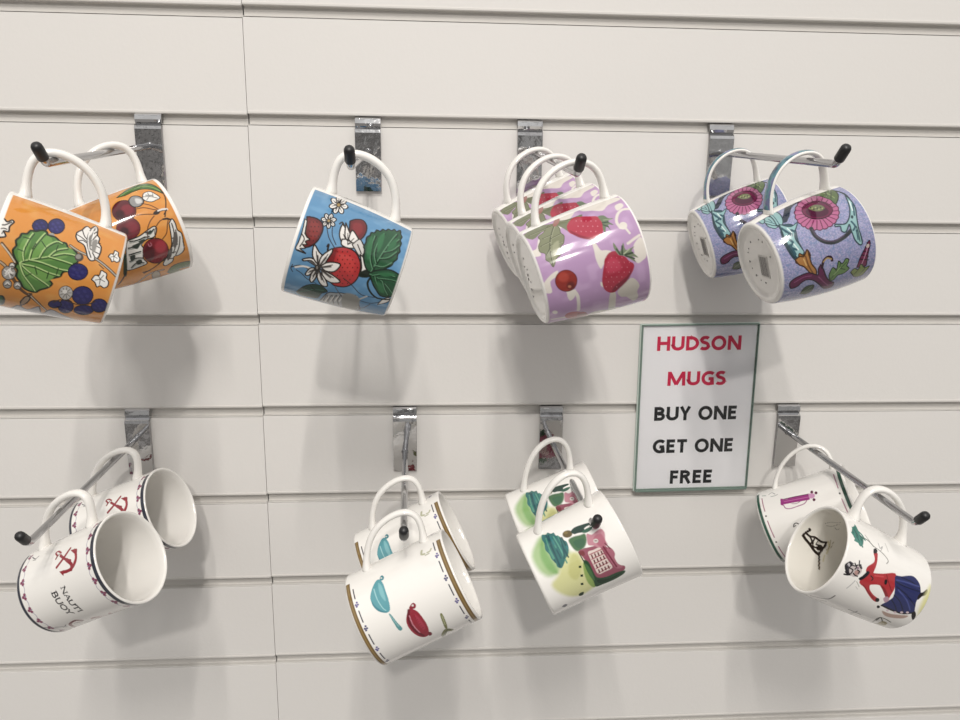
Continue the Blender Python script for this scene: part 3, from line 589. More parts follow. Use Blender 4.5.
["P","7A8A50",0,0.8,[1781,729,1781,724,1781,711,1781,693,1781,674,1782,658,1784,647,1692,630,1659,631,1641,641,1638,658,1650,678,1677,699,1731,718]]],"blue":[["L","2C3A50",0.51,0.0,[3222,620,3116,607]],
["L","2C3A50",0.51,0.0,[2990,616,2883,576,2807,519]],
["L","2C3A50",0.51,0.0,[3002,576,2912,556,2838,513]],
["P","F4F0EA",0,0.0,[3319,517,3290,522,3271,536,3266,554,3278,569,3302,575,3331,571,3354,557,3361,539,3346,523]],
["L","201C1A",0.65,0.0,[3319,517,3290,522,3271,536,3266,554,3278,569,3302,575,3331,571,3354,557,3361,539,3346,523,3319,517]],
["L","201C1A",0.39,0.0,[3303,572,3314,535]],
["P","F4F0EA",0,0.0,[3192,538,3185,550,3197,564,3224,577,3256,582,3283,578,3291,567,3277,552,3248,539,3215,534]],
["L","201C1A",0.65,0.0,[3192,538,3185,550,3197,564,3224,577,3256,582,3283,578,3291,567,3277,552,3248,539,3215,534,3192,538]],
["L","201C1A",0.39,0.0,[3276,576,3218,550]],
["P","F4F0EA",0,0.0,[3156,594,3169,604,3198,608,3236,605,3267,597,3276,586,3260,576,3227,572,3190,574,3163,583]],
["L","201C1A",0.65,0.0,[3156,594,3169,604,3198,608,3236,605,3267,597,3276,586,3260,576,3227,572,3190,574,3163,583,3156,594]],
["L","201C1A",0.39,0.0,[3267,586,3189,591]],
["P","F4F0EA",0,0.0,[3218,643,3244,643,3274,634,3297,619,3302,603,3287,593,3258,592,3229,601,3210,617,3207,632]],
["L","201C1A",0.65,0.0,[3218,643,3244,643,3274,634,3297,619,3302,603,3287,593,3258,592,3229,601,3210,617,3207,632,3218,643]],
["L","201C1A",0.39,0.0,[3282,596,3239,627]],
["P","F4F0EA",0,0.0,[3363,649,3388,641,3392,624,3373,607,3339,595,3308,594,3287,602,3285,618,3299,635,3328,647]],
["L","201C1A",0.65,0.0,[3363,649,3388,641,3392,624,3373,607,3339,595,3308,594,3287,602,3285,618,3299,635,3328,647,3363,649]],
["L","201C1A",0.39,0.0,[3311,597,3345,632]],
["P","F4F0EA",0,0.0,[3562,610,3543,597,3468,585,3397,578,3347,580,3323,588,3327,600,3362,611,3419,617,3494,617]],
["L","201C1A",0.65,0.0,[3562,610,3543,597,3468,585,3397,578,3347,580,3323,588,3327,600,3362,611,3419,617,3494,617,3562,610]],
["L","201C1A",0.39,0.0,[3332,589,3451,602]],
["P","F4F0EA",0,0.0,[3508,549,3452,542,3390,544,3341,554,3317,568,3320,580,3349,586,3400,584,3462,574,3513,561]],
["L","201C1A",0.65,0.0,[3508,549,3452,542,3390,544,3341,554,3317,568,3320,580,3349,586,3400,584,3462,574,3513,561,3508,549]],
["L","201C1A",0.39,0.0,[3329,578,3430,558]],
["P","B89A60",0,0.0,[3310,574,3297,573,3285,575,3276,579,3272,583,3272,588,3279,593,3289,595,3301,596,3314,595,3324,591,3329,586,3328,581,3321,577]],
["P","F4F0EA",0,0.0,[3019,563,3009,570,3008,583,3015,596,3030,605,3044,606,3055,599,3056,586,3048,573,3034,564]],
["L","201C1A",0.65,0.0,[3019,563,3009,570,3008,583,3015,596,3030,605,3044,606,3055,599,3056,586,3048,573,3034,564,3019,563]],
["L","201C1A",0.39,0.0,[3043,603,3027,576]],
["P","F4F0EA",0,0.0,[2969,597,2971,606,2985,615,3007,619,3026,617,3038,611,3035,601,3020,593,2998,589,2979,590]],
["L","201C1A",0.65,0.0,[2969,597,2971,606,2985,615,3007,619,3026,617,3038,611,3035,601,3020,593,2998,589,2979,590,2969,597]],
["L","201C1A",0.39,0.0,[3033,610,2989,601]],
["P","F4F0EA",0,0.0,[2978,643,2991,647,3010,645,3029,637,3040,626,3039,617,3026,613,3005,615,2987,623,2976,634]],
["L","201C1A",0.65,0.0,[2978,643,2991,647,3010,645,3029,637,3040,626,3039,617,3026,613,3005,615,2987,623,2976,634,2978,643]],
["L","201C1A",0.39,0.0,[3035,619,2996,635]],
["P","F4F0EA",0,0.0,[3040,666,3055,663,3065,652,3067,637,3060,625,3047,620,3033,624,3023,635,3021,649,3027,661]],
["L","201C1A",0.65,0.0,[3040,666,3055,663,3065,652,3067,637,3060,625,3047,620,3033,624,3023,635,3021,649,3027,661,3040,666]],
["L","201C1A",0.39,0.0,[3047,623,3042,652]],
["P","F4F0EA",0,0.0,[3114,650,3119,641,3110,629,3092,619,3072,615,3057,618,3053,627,3060,639,3078,649,3098,653]],
["L","201C1A",0.65,0.0,[3114,650,3119,641,3110,629,3092,619,3072,615,3057,618,3053,627,3060,639,3078,649,3098,653,3114,650]],
["L","201C1A",0.39,0.0,[3061,620,3096,640]],
["P","F4F0EA",0,0.0,[3141,605,3130,598,3109,594,3085,596,3066,603,3061,612,3069,619,3091,623,3115,621,3134,614]],
["L","201C1A",0.65,0.0,[3141,605,3130,598,3109,594,3085,596,3066,603,3061,612,3069,619,3091,623,3115,621,3134,614,3141,605]],
["L","201C1A",0.39,0.0,[3066,611,3115,607]],
["P","F4F0EA",0,0.0,[3096,566,3080,566,3062,573,3050,586,3047,598,3055,607,3071,607,3088,600,3102,587,3104,574]],
["L","201C1A",0.65,0.0,[3096,566,3080,566,3062,573,3050,586,3047,598,3055,607,3071,607,3088,600,3102,587,3104,574,3096,566]],
["L","201C1A",0.39,0.0,[3058,604,3083,579]],
["P","B89A60",0,0.0,[3053,604,3047,604,3041,605,3036,608,3035,612,3035,616,3038,619,3044,621,3050,622,3056,620,3061,618,3063,614,3063,610,3059,606]],
["L","201C1A",0.51,0.0,[3313,570,3333,552]],
["L","201C1A",0.43,0.0,[3056,601,3062,589]],
["L","201C1A",0.51,0.0,[3285,571,3268,553]],
["L","201C1A",0.43,0.0,[3041,601,3033,590]],
["L","201C1A",0.51,0.0,[3266,578,3227,571]],
["L","201C1A",0.43,0.0,[3030,608,3012,603]],
["L","201C1A",0.51,0.0,[3264,590,3224,596]],
["L","201C1A",0.43,0.0,[3029,617,3011,621]],
["L","201C1A",0.51,0.0,[3281,598,3259,615]],
["L","201C1A",0.43,0.0,[3039,624,3029,635]],
["L","201C1A",0.51,0.0,[3309,600,3320,618]],
["L","201C1A",0.43,0.0,[3054,625,3059,637]],
["L","201C1A",0.51,0.0,[3334,593,3382,604]],
["L","201C1A",0.43,0.0,[3066,619,3084,626]],
["L","201C1A",0.51,0.0,[3339,582,3400,579]],
["L","201C1A",0.43,0.0,[3069,610,3090,608]],
["L","201C1A",0.51,0.0,[3323,572,3357,557]],
["L","201C1A",0.43,0.0,[3061,603,3073,592]],
["P","7A2424",0,0.0,[3012,764,3028,708,3008,657,2942,632,2834,638,2767,662,2722,698,2722,737,2858,742]],
["L","2E0E0E",0.72,0.0,[3012,764,3028,708,3008,657,2942,632,2834,638,2767,662,2722,698,2722,737,2858,742,3012,764]],
["P","98302C",0,2.02,[2980,730,2980,671,2913,649,2820,668,2822,701]],
["P","3E1010",0,0.0,[2969,731,2962,731,2960,734,2965,738,2973,737,2975,734]],
["P","3E1010",0,0.0,[2982,707,2974,707,2973,711,2978,714,2985,714,2987,710]],
["P","3E1010",0,0.0,[2994,683,2987,684,2985,687,2991,691,2998,690,2999,687]],
["P","3E1010",0,0.0,[2928,711,2922,711,2920,715,2925,718,2932,717,2934,714]],
["P","3E1010",0,0.0,[2941,687,2934,688,2932,691,2937,694,2944,694,2946,690]],
["P","3E1010",0,0.0,[2953,664,2946,664,2944,668,2949,671,2956,670,2958,667]],
["P","3E1010",0,0.0,[2879,710,2873,711,2871,714,2876,717,2883,717,2884,713]],
["P","3E1010",0,0.0,[2891,686,2884,687,2882,690,2887,694,2894,693,2896,690]],
["P","3E1010",0,0.0,[2903,663,2896,663,2894,667,2899,670,2906,669,2908,666]],
["P","3E1010",0,0.0,[2840,691,2833,691,2832,695,2837,698,2843,697,2845,694]],
["P","3E1010",0,0.0,[2852,667,2845,667,2843,671,2848,674,2855,674,2857,670]],
["P","3E1010",0,0.0,[2863,643,2857,644,2855,647,2860,650,2866,650,2868,646]],
["P","3E1010",0,0.0,[2792,690,2785,691,2784,694,2789,697,2795,697,2797,693]],
["P","3E1010",0,0.0,[2803,666,2797,667,2795,671,2800,674,2807,673,2808,670]],
["P","3E1010",0,0.0,[2815,643,2808,643,2806,647,2811,650,2818,649,2820,646]],
["P","F2EEE8",0,0.0,[2981,773,2967,754,2858,742,2815,716,2805,697,2771,722,2747,704,2733,733,2708,708,2688,743,2668,706,2662,757,2687,772,2755,764,2866,763]],
["L","2A2018",0.58,0.0,[2981,773,2967,754,2858,742,2815,716,2805,697,2771,722,2747,704,2733,733,2708,708,2688,743,2668,706,2662,757,2687,772,2755,764,2866,763,2981,773]],
["L","2A2018",0.58,0.0,[2830,762,2789,733,2708,747]],
["L","2A2018",0.43,0.0,[2847,746,2810,718]],
["L","2A2018",0.87,0.0,[2666,758,2660,698]],
["L","2A2018",0.58,0.0,[2472,767,2523,710,2512,629,2520,591]],
["L","E8E4DC",0.87,0.0,[2488,737,2526,684,2527,619]],
["L","2A2018",0.43,0.0,[2461,726,2440,683,2394,636,2371,566]],
["L","2A2018",0.43,0.0,[2508,760,2462,766,2427,747]],
["P","C42024",0,0.0,[2781,533,2825,483,2846,428,2827,363,2744,311,2631,293,2528,306,2444,350,2413,412,2429,462,2549,510,2674,540]],
["L","300808",0.72,0.0,[2781,533,2825,483,2846,428,2827,363,2744,311,2631,293,2528,306,2444,350,2413,412,2429,462,2549,510,2674,540,2781,533]],
["P","DA3430",0,3.18,[2764,470,2782,393,2708,344,2608,342,2617,411,2677,451]],
["P","5A0C10",0,0.0,[2775,484,2768,486,2768,490,2775,492,2782,490,2782,486]],
["P","5A0C10",0,0.0,[2791,450,2784,453,2784,457,2791,458,2798,456,2798,452]],
["P","5A0C10",0,0.0,[2807,417,2800,419,2800,423,2808,425,2815,422,2815,418]],
["P","5A0C10",0,0.0,[2728,494,2721,496,2721,500,2729,502,2735,500,2735,495]],
["P","5A0C10",0,0.0,[2744,460,2737,462,2737,466,2744,468,2752,466,2751,462]],
["P","5A0C10",0,0.0,[2760,426,2753,428,2753,432,2761,434,2768,432,2768,428]],
["P","5A0C10",0,0.0,[2777,392,2770,394,2770,399,2777,400,2784,398,2784,394]],
["P","5A0C10",0,0.0,[2683,501,2676,503,2676,507,2683,509,2690,507,2690,503]],
["P","5A0C10",0,0.0,[2698,467,2692,469,2692,473,2699,475,2706,473,2706,469]],
["P","5A0C10",0,0.0,[2715,433,2707,436,2708,440,2715,441,2722,439,2722,435]],
["P","5A0C10",0,0.0,[2731,399,2724,402,2724,406,2731,408,2738,405,2738,401]],
["P","5A0C10",0,0.0,[2747,365,2740,368,2740,372,2747,374,2754,371,2754,367]],
["P","5A0C10",0,0.0,[2651,477,2644,479,2644,483,2652,485,2659,483,2659,479]],
["P","5A0C10",0,0.0,[2667,443,2660,445,2660,449,2668,451,2675,449,2674,445]],
["P","5A0C10",0,0.0,[2683,409,2676,411,2676,415,2684,417,2691,415,2690,411]],
["P","5A0C10",0,0.0,[2699,375,2692,377,2692,381,2700,383,2707,381,2706,377]],
["P","5A0C10",0,0.0,[2715,341,2708,343,2708,347,2716,349,2723,347,2723,343]],
["P","5A0C10",0,0.0,[2604,484,2597,487,2597,491,2605,492,2612,490,2612,486]],
["P","5A0C10",0,0.0,[2620,450,2613,453,2613,457,2621,458,2628,456,2628,452]],
["P","5A0C10",0,0.0,[2636,416,2629,419,2629,423,2637,425,2644,422,2644,418]],
["P","5A0C10",0,0.0,[2652,382,2645,385,2645,389,2653,391,2660,388,2659,384]],
["P","5A0C10",0,0.0,[2668,348,2661,350,2661,355,2669,356,2676,354,2676,350]],
["P","5A0C10",0,0.0,[2684,314,2677,316,2677,320,2685,322,2692,320,2692,316]],
["P","5A0C10",0,0.0,[2571,460,2563,462,2564,467,2571,468,2579,466,2579,462]],
["P","5A0C10",0,0.0,[2587,426,2579,428,2580,432,2588,434,2595,432,2595,428]],
["P","5A0C10",0,0.0,[2603,392,2595,394,2596,398,2603,400,2611,398,2611,394]],
["P","5A0C10",0,0.0,[2619,358,2612,360,2612,364,2620,366,2627,364,2627,360]],
["P","5A0C10",0,0.0,[2635,324,2628,326,2628,330,2636,332,2643,330,2643,326]],
["P","5A0C10",0,0.0,[2521,468,2513,470,2513,474,2522,476,2529,474,2529,469]],
["P","5A0C10",0,0.0,[2537,434,2530,436,2530,440,2538,442,2546,439,2546,435]],
["P","5A0C10",0,0.0,[2554,399,2546,402,2546,406,2555,408,2562,405,2562,401]],
["P","5A0C10",0,0.0,[2570,365,2562,367,2562,372,2571,373,2578,371,2578,367]],
["P","5A0C10",0,0.0,[2586,331,2578,333,2579,337,2587,339,2594,337,2594,333]],
["P","5A0C10",0,0.0,[2484,443,2476,446,2476,450,2485,452,2493,449,2493,445]],
["P","5A0C10",0,0.0,[2501,409,2493,411,2494,416,2502,417,2510,415,2509,411]],
["P","5A0C10",0,0.0,[2517,375,2510,377,2510,381,2518,383,2526,381,2526,377]],
["P","5A0C10",0,0.0,[2534,341,2526,343,2526,347,2535,349,2543,347,2542,342]],
["P","5A0C10",0,0.0,[2464,382,2456,384,2456,389,2465,390,2473,388,2472,384]],
["P","5A0C10",0,0.0,[2481,348,2472,350,2473,354,2482,356,2490,354,2490,350]],
["P","8A1418",0,1.44,[2691,544,2776,526,2810,493,2678,491,2485,465,2513,497]],
["P","F0ECE6",0,0.0,[2561,592,2607,641,2581,695,2598,701,2634,646,2606,601]],
["L","2A2018",0.72,0.0,[2561,592,2607,641,2581,695,2598,701,2634,646,2606,601,2561,592]],
["L","5A5450",1.01,0.58,[2559,583,2598,646]],
["L","2A2018",0.43,0.0,[2559,583,2591,666]],
["P","F0ECE6",0,0.0,[2603,607,2662,646,2769,656,2716,611,2679,570,2600,574]],
["L","2A2018",0.72,0.0,[2603,607,2662,646,2769,656,2716,611,2679,570,2600,574,2603,607]],
["L","5A5450",1.01,0.58,[2559,583,2673,611]],
["L","2A2018",0.43,0.0,[2559,583,2712,629]],
["P","F0ECE6",0,0.0,[2594,586,2682,584,2781,533,2759,522,2676,537,2588,558]],
["L","2A2018",0.72,0.0,[2594,586,2682,584,2781,533,2759,522,2676,537,2588,558,2594,586]],
["L","5A5450",1.01,0.58,[2559,583,2681,553]],
["L","2A2018",0.43,0.0,[2559,583,2721,545]],
["P","F0ECE6",0,0.0,[2582,570,2638,535,2666,475,2654,439,2570,468,2550,530]],
["L","2A2018",0.72,0.0,[2582,570,2638,535,2666,475,2654,439,2570,468,2550,530,2582,570]],
["L","5A5450",1.01,0.58,[2559,583,2610,503]],
["L","2A2018",0.43,0.0,[2559,583,2633,492]],
["P","F0ECE6",0,0.0,[2548,556,2536,495,2503,428,2468,408,2436,470,2475,530]],
["L","2A2018",0.72,0.0,[2548,556,2536,495,2503,428,2468,408,2436,470,2475,530,2548,556]],
["L","5A5450",1.01,0.58,[2559,583,2495,481]],
["L","2A2018",0.43,0.0,[2559,583,2499,460]],
["P","F0ECE6",0,0.0,[2529,573,2460,514,2379,484,2369,526,2453,572]],
["L","2A2018",0.72,0.0,[2529,573,2460,514,2379,484,2369,526,2453,572,2529,573]],
["L","5A5450",1.01,0.58,[2559,583,2441,534]],
["L","2A2018",0.43,0.0,[2559,583,2417,514]],
["P","F0ECE6",0,0.0,[2530,593,2450,579,2366,599,2406,618,2499,613]],
["L","2A2018",0.72,0.0,[2530,593,2450,579,2366,599,2406,618,2499,613,2530,593]],
["L","5A5450",1.01,0.58,[2559,583,2452,600]],
["L","2A2018",0.43,0.0,[2559,583,2419,600]],
["P","F0ECE6",0,0.0,[2549,596,2445,631,2443,657,2524,638]],
["L","2A2018",0.72,0.0,[2549,596,2445,631,2443,657,2524,638,2549,596]],
["L","5A5450",1.01,0.58,[2559,583,2491,630]],
["L","2A2018",0.43,0.0,[2559,583,2472,641]],
["L","2A2018",1.01,0.0,[2794,567,2815,561,2761,557]],
["P","2A2620",0,0.0,[2558,570,2540,569,2524,572,2513,578,2508,587,2512,596,2523,604,2539,609,2556,610,2571,607,2582,601,2586,592,2582,583,2573,575]],
["P","8A847C",0,0.0,[2559,584,2551,583,2544,584,2540,586,2538,590,2540,593,2545,596,2552,598,2559,599,2566,598,2571,596,2573,593,2570,589,2566,586]],
["P","7A1E24",0,0.0,[3134,471,3187,436,3214,385,3162,348,3071,338,2982,356,2936,400,2992,446]],
["L","300C10",0.72,0.0,[3134,471,3187,436,3214,385,3162,348,3071,338,2982,356,2936,400,2992,446,3134,471]],
["P","94282E",0,2.02,[3117,444,3157,389,3064,365,2995,406]],
["P","F0ECE6",0,0.0,[3083,512,3014,518,2938,509,2877,475,2895,439,2983,462]],
["L","2A2018",0.72,0.0,[3083,512,3014,518,2938,509,2877,475,2895,439,2983,462,3083,512]],
["L","2A2018",0.43,0.0,[2878,435,2963,486]],
["P","F0ECE6",0,0.0,[2912,483,2856,477,2846,421,2886,362,2942,334,2968,380,2937,435]],
["L","2A2018",0.72,0.0,[2912,483,2856,477,2846,421,2886,362,2942,334,2968,380,2937,435,2912,483]],
["L","2A2018",0.43,0.0,[2878,435,2906,413]],
["P","F0ECE6",0,0.0,[3095,494,3027,460,2963,426,2916,437,2957,473]],
["L","2A2018",0.72,0.0,[3095,494,3027,460,2963,426,2916,437,2957,473,3095,494]],
["L","2A2018",0.43,0.0,[2878,435,2990,458]],
["P","F0ECE6",0,0.0,[2934,441,3041,436,2987,384,2938,360,2912,409]],
["L","2A2018",0.72,0.0,[2934,441,3041,436,2987,384,2938,360,2912,409,2934,441]],
["L","2A2018",0.43,0.0,[2878,435,2962,406]],
["L","2A2018",0.72,0.0,[3058,534,3089,520,3055,504]],
["P","D8D4CE",0,0.0,[2894,405,2975,368,2941,336,2885,308,2801,317,2824,349,2859,377]],
["L","2A2018",0.58,0.0,[2894,405,2975,368,2941,336,2885,308,2801,317,2824,349,2859,377,2894,405]],
["L","2A2018",0.58,0.0,[2913,368,2836,324]],
["P","F0ECE6",0,0.0,[2824,329,2741,235,2612,289,2694,290]],
["L","2A2018",0.72,0.0,[2824,329,2741,235,2612,289,2694,290,2824,329]],
["P","1E2A20",0,0.43,[2653,291,2734,207,2628,211,2593,285]],
["P","AEB4B8",0,0.0,[2054,509,2271,472,2315,411,2339,360,2319,290,2247,239,2069,207,1930,270,2011,370,2014,453]],
["L","2A2018",0.58,0.0,[2054,509,2271,472,2315,411,2339,360,2319,290,2247,239,2069,207,1930,270,2011,370,2014,453,2054,509]],
["L","6A6A6A",0.58,0.0,[2090,483,2241,466,1910,430]],
["L","ECE8E2",0.58,0.0,[2074,469,2221,453]],
["L","6A6A6A",0.58,0.0,[2126,450,2263,433,2013,397]],
["L","ECE8E2",0.58,0.0,[2113,435,2244,420]],
["L","6A6A6A",0.58,0.0,[2158,417,2284,401,2065,365]],
["L","ECE8E2",0.58,0.0,[2146,402,2265,388]],
["L","6A6A6A",0.58,0.0,[2185,384,2303,369,2103,333]],
["L","ECE8E2",0.58,0.0,[2174,370,2286,355]],
["L","6A6A6A",0.58,0.0,[2210,351,2322,336,2134,302]],
["L","ECE8E2",0.58,0.0,[2199,337,2305,323]],
["L","6A6A6A",0.58,0.0,[2233,319,2341,304,2161,270]],
["L","ECE8E2",0.58,0.0,[2223,304,2324,290]],
["L","6A6A6A",0.58,0.0,[2254,286,2358,271,2186,238]],
["L","ECE8E2",0.58,0.0,[2245,271,2342,258]],
["P","1E4A3A",0,0.0,[2128,690,2273,647,2345,589,2357,524,2301,473,2245,510,2120,533,2078,592,2053,647]],
["L","16261E",0.58,0.0,[2128,690,2273,647,2345,589,2357,524,2301,473,2245,510,2120,533,2078,592,2053,647,2128,690]],
["L","4A7A68",0.43,0.0,[2147,664,2263,579,2299,502]],
["L","0E2A20",0.58,0.0,[2137,636,2248,577]],
["L","0E2A20",0.58,0.0,[2312,598,2272,567]],
["L","2A2018",0.47,0.0,[2527,392,2478,320,2383,229,2393,130]],
["L","2A2018",0.47,0.0,[2345,347,2292,240,2286,138,2390,54]],
["L","C8C8C4",0.93,0.0,[2300,328,2278,263,2381,191]],
["L","5A6068",0.53,0.0,[2190,290,2116,207,2265,148]],
["L","5A6068",0.53,0.0,[2400,431,2280,363,2112,270,2054,202]],
["P","9A9A92",0,1.33,[2280,363,2364,313,2299,228,1995,237,1939,312]],
["P","F0ECE6",0,0.0,[2285,94,2363,81,2415,58,2434,30,2408,17,2357,36,2322,62]],
["L","2A2018",0.53,0.0,[2285,94,2363,81,2415,58,2434,30,2408,17,2357,36,2322,62,2285,94]],
["L","14261C",1.07,0.0,[2613,210,2549,216,2456,179,2390,111,2412,20]],
["P","1F5C36",0,0.0,[2678,237,2720,268,2798,298,2884,309,2914,323,2965,317,3022,322,3061,304,3100,301,3114,278,3161,268,3162,242,3206,227,3204,205,3248,188,3244,164,3289,145,3265,126,3322,102,3255,92,3219,77,3163,83,3120,69,3062,73,3013,62,2968,72,2914,67,2869,84,2826,90,2787,114,2743,143,2702,179]],
["L","0E2416",0.8,0.0,[2678,237,2720,268,2798,298,2884,309,2914,323,2965,317,3022,322,3061,304,3100,301,3114,278,3161,268,3162,242,3206,227,3204,205,3248,188,3244,164,3289,145,3265,126,3322,102,3255,92,3219,77,3163,83,3120,69,3062,73,3013,62,2968,72,2914,67,2869,84,2826,90,2787,114,2743,143,2702,179,2678,237]],
["L","0F3A20",1.2,0.0,[2665,215,2785,197,2935,171,3109,137,3220,114]],
["L","5E9A70",0.47,0.0,[2670,222,2789,204,2939,178,3112,145,3225,121]],
["L","0F3A20",1.2,0.0,[2714,206,2816,247,2959,265,3074,262]],
["L","5E9A70",0.47,0.0,[2718,214,2820,255,2963,272,3078,269]],
["L","0F3A20",1.2,0.0,[2785,197,2882,230,3023,226,3153,204]],
["L","5E9A70",0.47,0.0,[2789,204,2886,237,3027,234,3157,211]],
["L","0F3A20",1.2,0.0,[2849,185,2893,123,2994,78]],
["L","5E9A70",0.47,0.0,[2853,192,2897,131,2998,85]],
["L","0F3A20",1.2,0.0,[2932,170,2993,110,3087,74]],
["L","5E9A70",0.47,0.0,[2935,177,2997,118,3090,81]],
["L","0F3A20",1.2,0.0,[2762,198,2777,138,2852,89]],
["L","5E9A70",0.47,0.0,[2766,205,2781,145,2856,96]],
["L","0F3A20",1.2,0.0,[3018,154,3095,109,3164,86]],
["L","5E9A70",0.47,0.0,[3022,161,3100,116,3168,93]],
["P","2E7A48",0,1.33,[2984,302,3066,286,2910,261,2797,262,2874,294]],
["P","2E7A48",0,1.33,[3065,241,3162,205,2986,200,2916,218]],
["P","2C7446",0,1.33,[3063,149,3164,113,3048,107,2953,155]],
["P","1C5634",0,0.0,[2664,227,2709,193,2750,138,2770,91,2766,52,2741,11,2673,1,2606,4,2530,-3,2467,15,2434,62,2440,101,2489,135,2548,172,2615,204]],
["L","0E2416",0.8,0.0,[2664,227,2709,193,2750,138,2770,91,2766,52,2741,11,2673,1,2606,4,2530,-3,2467,15,2434,62,2440,101,2489,135,2548,172,2615,204,2664,227]],
["L","0F3A20",1.07,0.0,[2653,213,2635,147,2577,71,2482,2]],
["L","56936A",0.47,0.0,[2658,220,2640,153,2582,78,2489,9]],
["L","0F3A20",1.07,0.0,[2648,194,2697,122,2710,35]],
["L","56936A",0.47,0.0,[2653,200,2702,128,2715,41]],
["L","0F3A20",1.07,0.0,[2635,147,2659,76,2663,2]],
["L","56936A",0.47,0.0,[2640,153,2664,82,2669,9]],
["L","0F3A20",1.07,0.0,[2642,174,2573,147,2488,92]],
["L","56936A",0.47,0.0,[2647,180,2579,153,2494,98]],
["L","0F3A20",1.07,0.0,[2611,110,2538,83,2463,43]],
["L","56936A",0.47,0.0,[2616,116,2544,89,2470,49]],
["P","2C7446",0,1.07,[2694,164,2737,97,2733,45,2680,111]],
["P","2C7446",0,1.07,[2598,157,2578,109,2481,77,2497,118]]],"lilac":[["P","E6DED4",0,0.6,[393,88,402,107,505,61,606,58,567,-18,500,-17,507,46]],
["P","E6DED4",0,0.6,[978,-8,903,25,844,84,826,136,881,119,921,63,1042,59,1036,18,979,19]],
["L","E6DED4",1.95,0.45,[1091,171,1097,212,1179,236,1389,236]],
["P","E6DED4",0,0.6,[1099,163,1081,228,1169,213,1204,175]],
["P","E6DED4",0,0.45,[1345,78,1359,76,1367,71,1370,63,1364,54,1354,46,1340,41,1325,39,1313,41,1305,47,1303,55,1307,63,1317,71,1330,76]],
["L","E6DED4",1.2,0.3,[1490,40,1493,119,1506,206]],
["P","E6DED4",0,0.75,[-51,338,-48,463,94,578,258,533,125,468,233,395,360,287,302,265]],
["P","7E8464",0,0.45,[210,9,152,82,151,166,223,240,204,282,249,331,265,401,273,466,360,419,385,353,461,318,379,289,295,259,294,223,301,139,357,52]],
["P","8A8E6C",0,0.0,[262,250,340,266,422,255,478,267,563,240,584,216,672,191,696,155,773,115,711,100,671,81,602,92,559,62,483,69,419,99,351,98,314,151,228,209]],
["L","6A7050",0.45,0.0,[262,250,340,266,422,255,478,267,563,240,584,216,672,191,696,155,773,115,711,100,671,81,602,92,559,62,483,69,419,99,351,98,314,151,228,209,262,250]],
["L","5C6048",0.6,0.3,[275,242,448,169,602,130,753,117]],
["L","AEB08E",0.3,0.0,[282,248,452,175,606,136,756,123]],
["L","5C6048",0.6,0.3,[405,190,407,121]],
["L","AEB08E",0.3,0.0,[410,196,412,127]],
["L","5C6048",0.6,0.3,[485,162,496,85]],
["L","AEB08E",0.3,0.0,[490,168,500,91]],
["L","5C6048",0.6,0.3,[561,140,619,98]],
["L","AEB08E",0.3,0.0,[565,147,622,104]],
["L","5C6048",0.6,0.3,[451,172,438,248]],
["L","AEB08E",0.3,0.0,[455,179,442,254]],
["L","5C6048",0.6,0.3,[529,150,545,230]],
["L","AEB08E",0.3,0.0,[533,156,548,237]],
["L","5C6048",0.6,0.3,[604,133,627,191]],
["L","AEB08E",0.3,0.0,[608,139,630,197]],
["L","5C6048",0.6,0.3,[224,277,279,338,291,424]],
["L","AEB08E",0.3,0.0,[233,283,286,343,296,429]],
["L","5C6048",0.6,0.3,[257,247,266,147,265,43]],
["L","AEB08E",0.3,0.0,[264,252,274,153,272,49]],
["P","B07870",0,0.45,[246,239,116,295,187,309,266,279,297,244]],
["P","A8AA88",0,1.2,[547,158,511,218,652,175,697,136]],
["P","6A1C16",0,0.45,[991,253,1040,238,1074,211,1085,176,1070,141,1031,112,979,97,923,97,876,114,846,143,838,178,854,212,890,239,938,254]],
["P","9E2A1E",0,0.45,[989,248,1034,234,1066,208,1076,176,1062,143,1026,116,977,102,926,103,881,118,853,145,846,178,861,210,894,235,939,248]],
["P","BC4030",0,2.1,[928,198,948,191,962,178,965,162,958,146,942,133,919,126,895,126,875,134,862,147,859,163,866,179,883,192,904,198]],
["P","701C18",0,2.1,[1037,229,1056,224,1068,214,1072,201,1067,188,1053,177,1033,171,1012,171,994,177,982,187,978,200,984,213,997,223,1016,229]],
["P","C87858",0,0.6,[1036,201,1042,199,1046,195,1047,190,1044,185,1039,181,1033,178,1026,178,1020,180,1016,183,1016,189,1018,194,1023,198,1029,201]],
["P","B8505A",0,0.75,[1543,292,1629,296,1697,284,1697,253,1698,220,1595,177,1522,148,1466,136,1426,141,1403,160,1398,189,1411,222,1438,253,1484,278]],
["P","A03848",0,0.75,[1565,318,1654,327,1696,321,1696,304,1696,286,1659,265,1567,241,1513,231,1473,231,1450,241,1442,256,1450,274,1473,292,1510,307]],
["P","C42848",0,0.45,[357,322,273,389,296,442,346,501,393,553,493,567,574,542,651,492,631,441,581,390,513,337,455,310]],
["P","A01C38",0,0.9,[436,322,536,374,609,440,625,492,628,434,567,365,494,328]],
["P","E8889A",0,0.0,[345,402,352,398,349,396,340,396,332,400,335,403]],
["P","E8889A",0,0.0,[427,394,432,390,430,387,422,388,415,391,418,394]],
["P","E8889A",0,0.0,[482,363,488,360,486,357,478,357,472,361,475,364]],
["P","E8889A",0,0.0,[372,433,378,429,376,426,367,427,359,431,362,434]],
["P","E8889A",0,0.0,[449,425,455,422,453,418,445,419,439,422,441,426]],
["P","E8889A",0,0.0,[503,395,509,392,507,389,499,389,494,392,495,396]],
["P","E8889A",0,0.0,[397,464,403,460,400,457,392,458,386,461,387,465]],
["P","E8889A",0,0.0,[470,457,476,453,474,450,467,450,461,454,463,457]],
["P","E8889A",0,0.0,[523,427,528,424,526,421,519,421,513,424,515,427]],
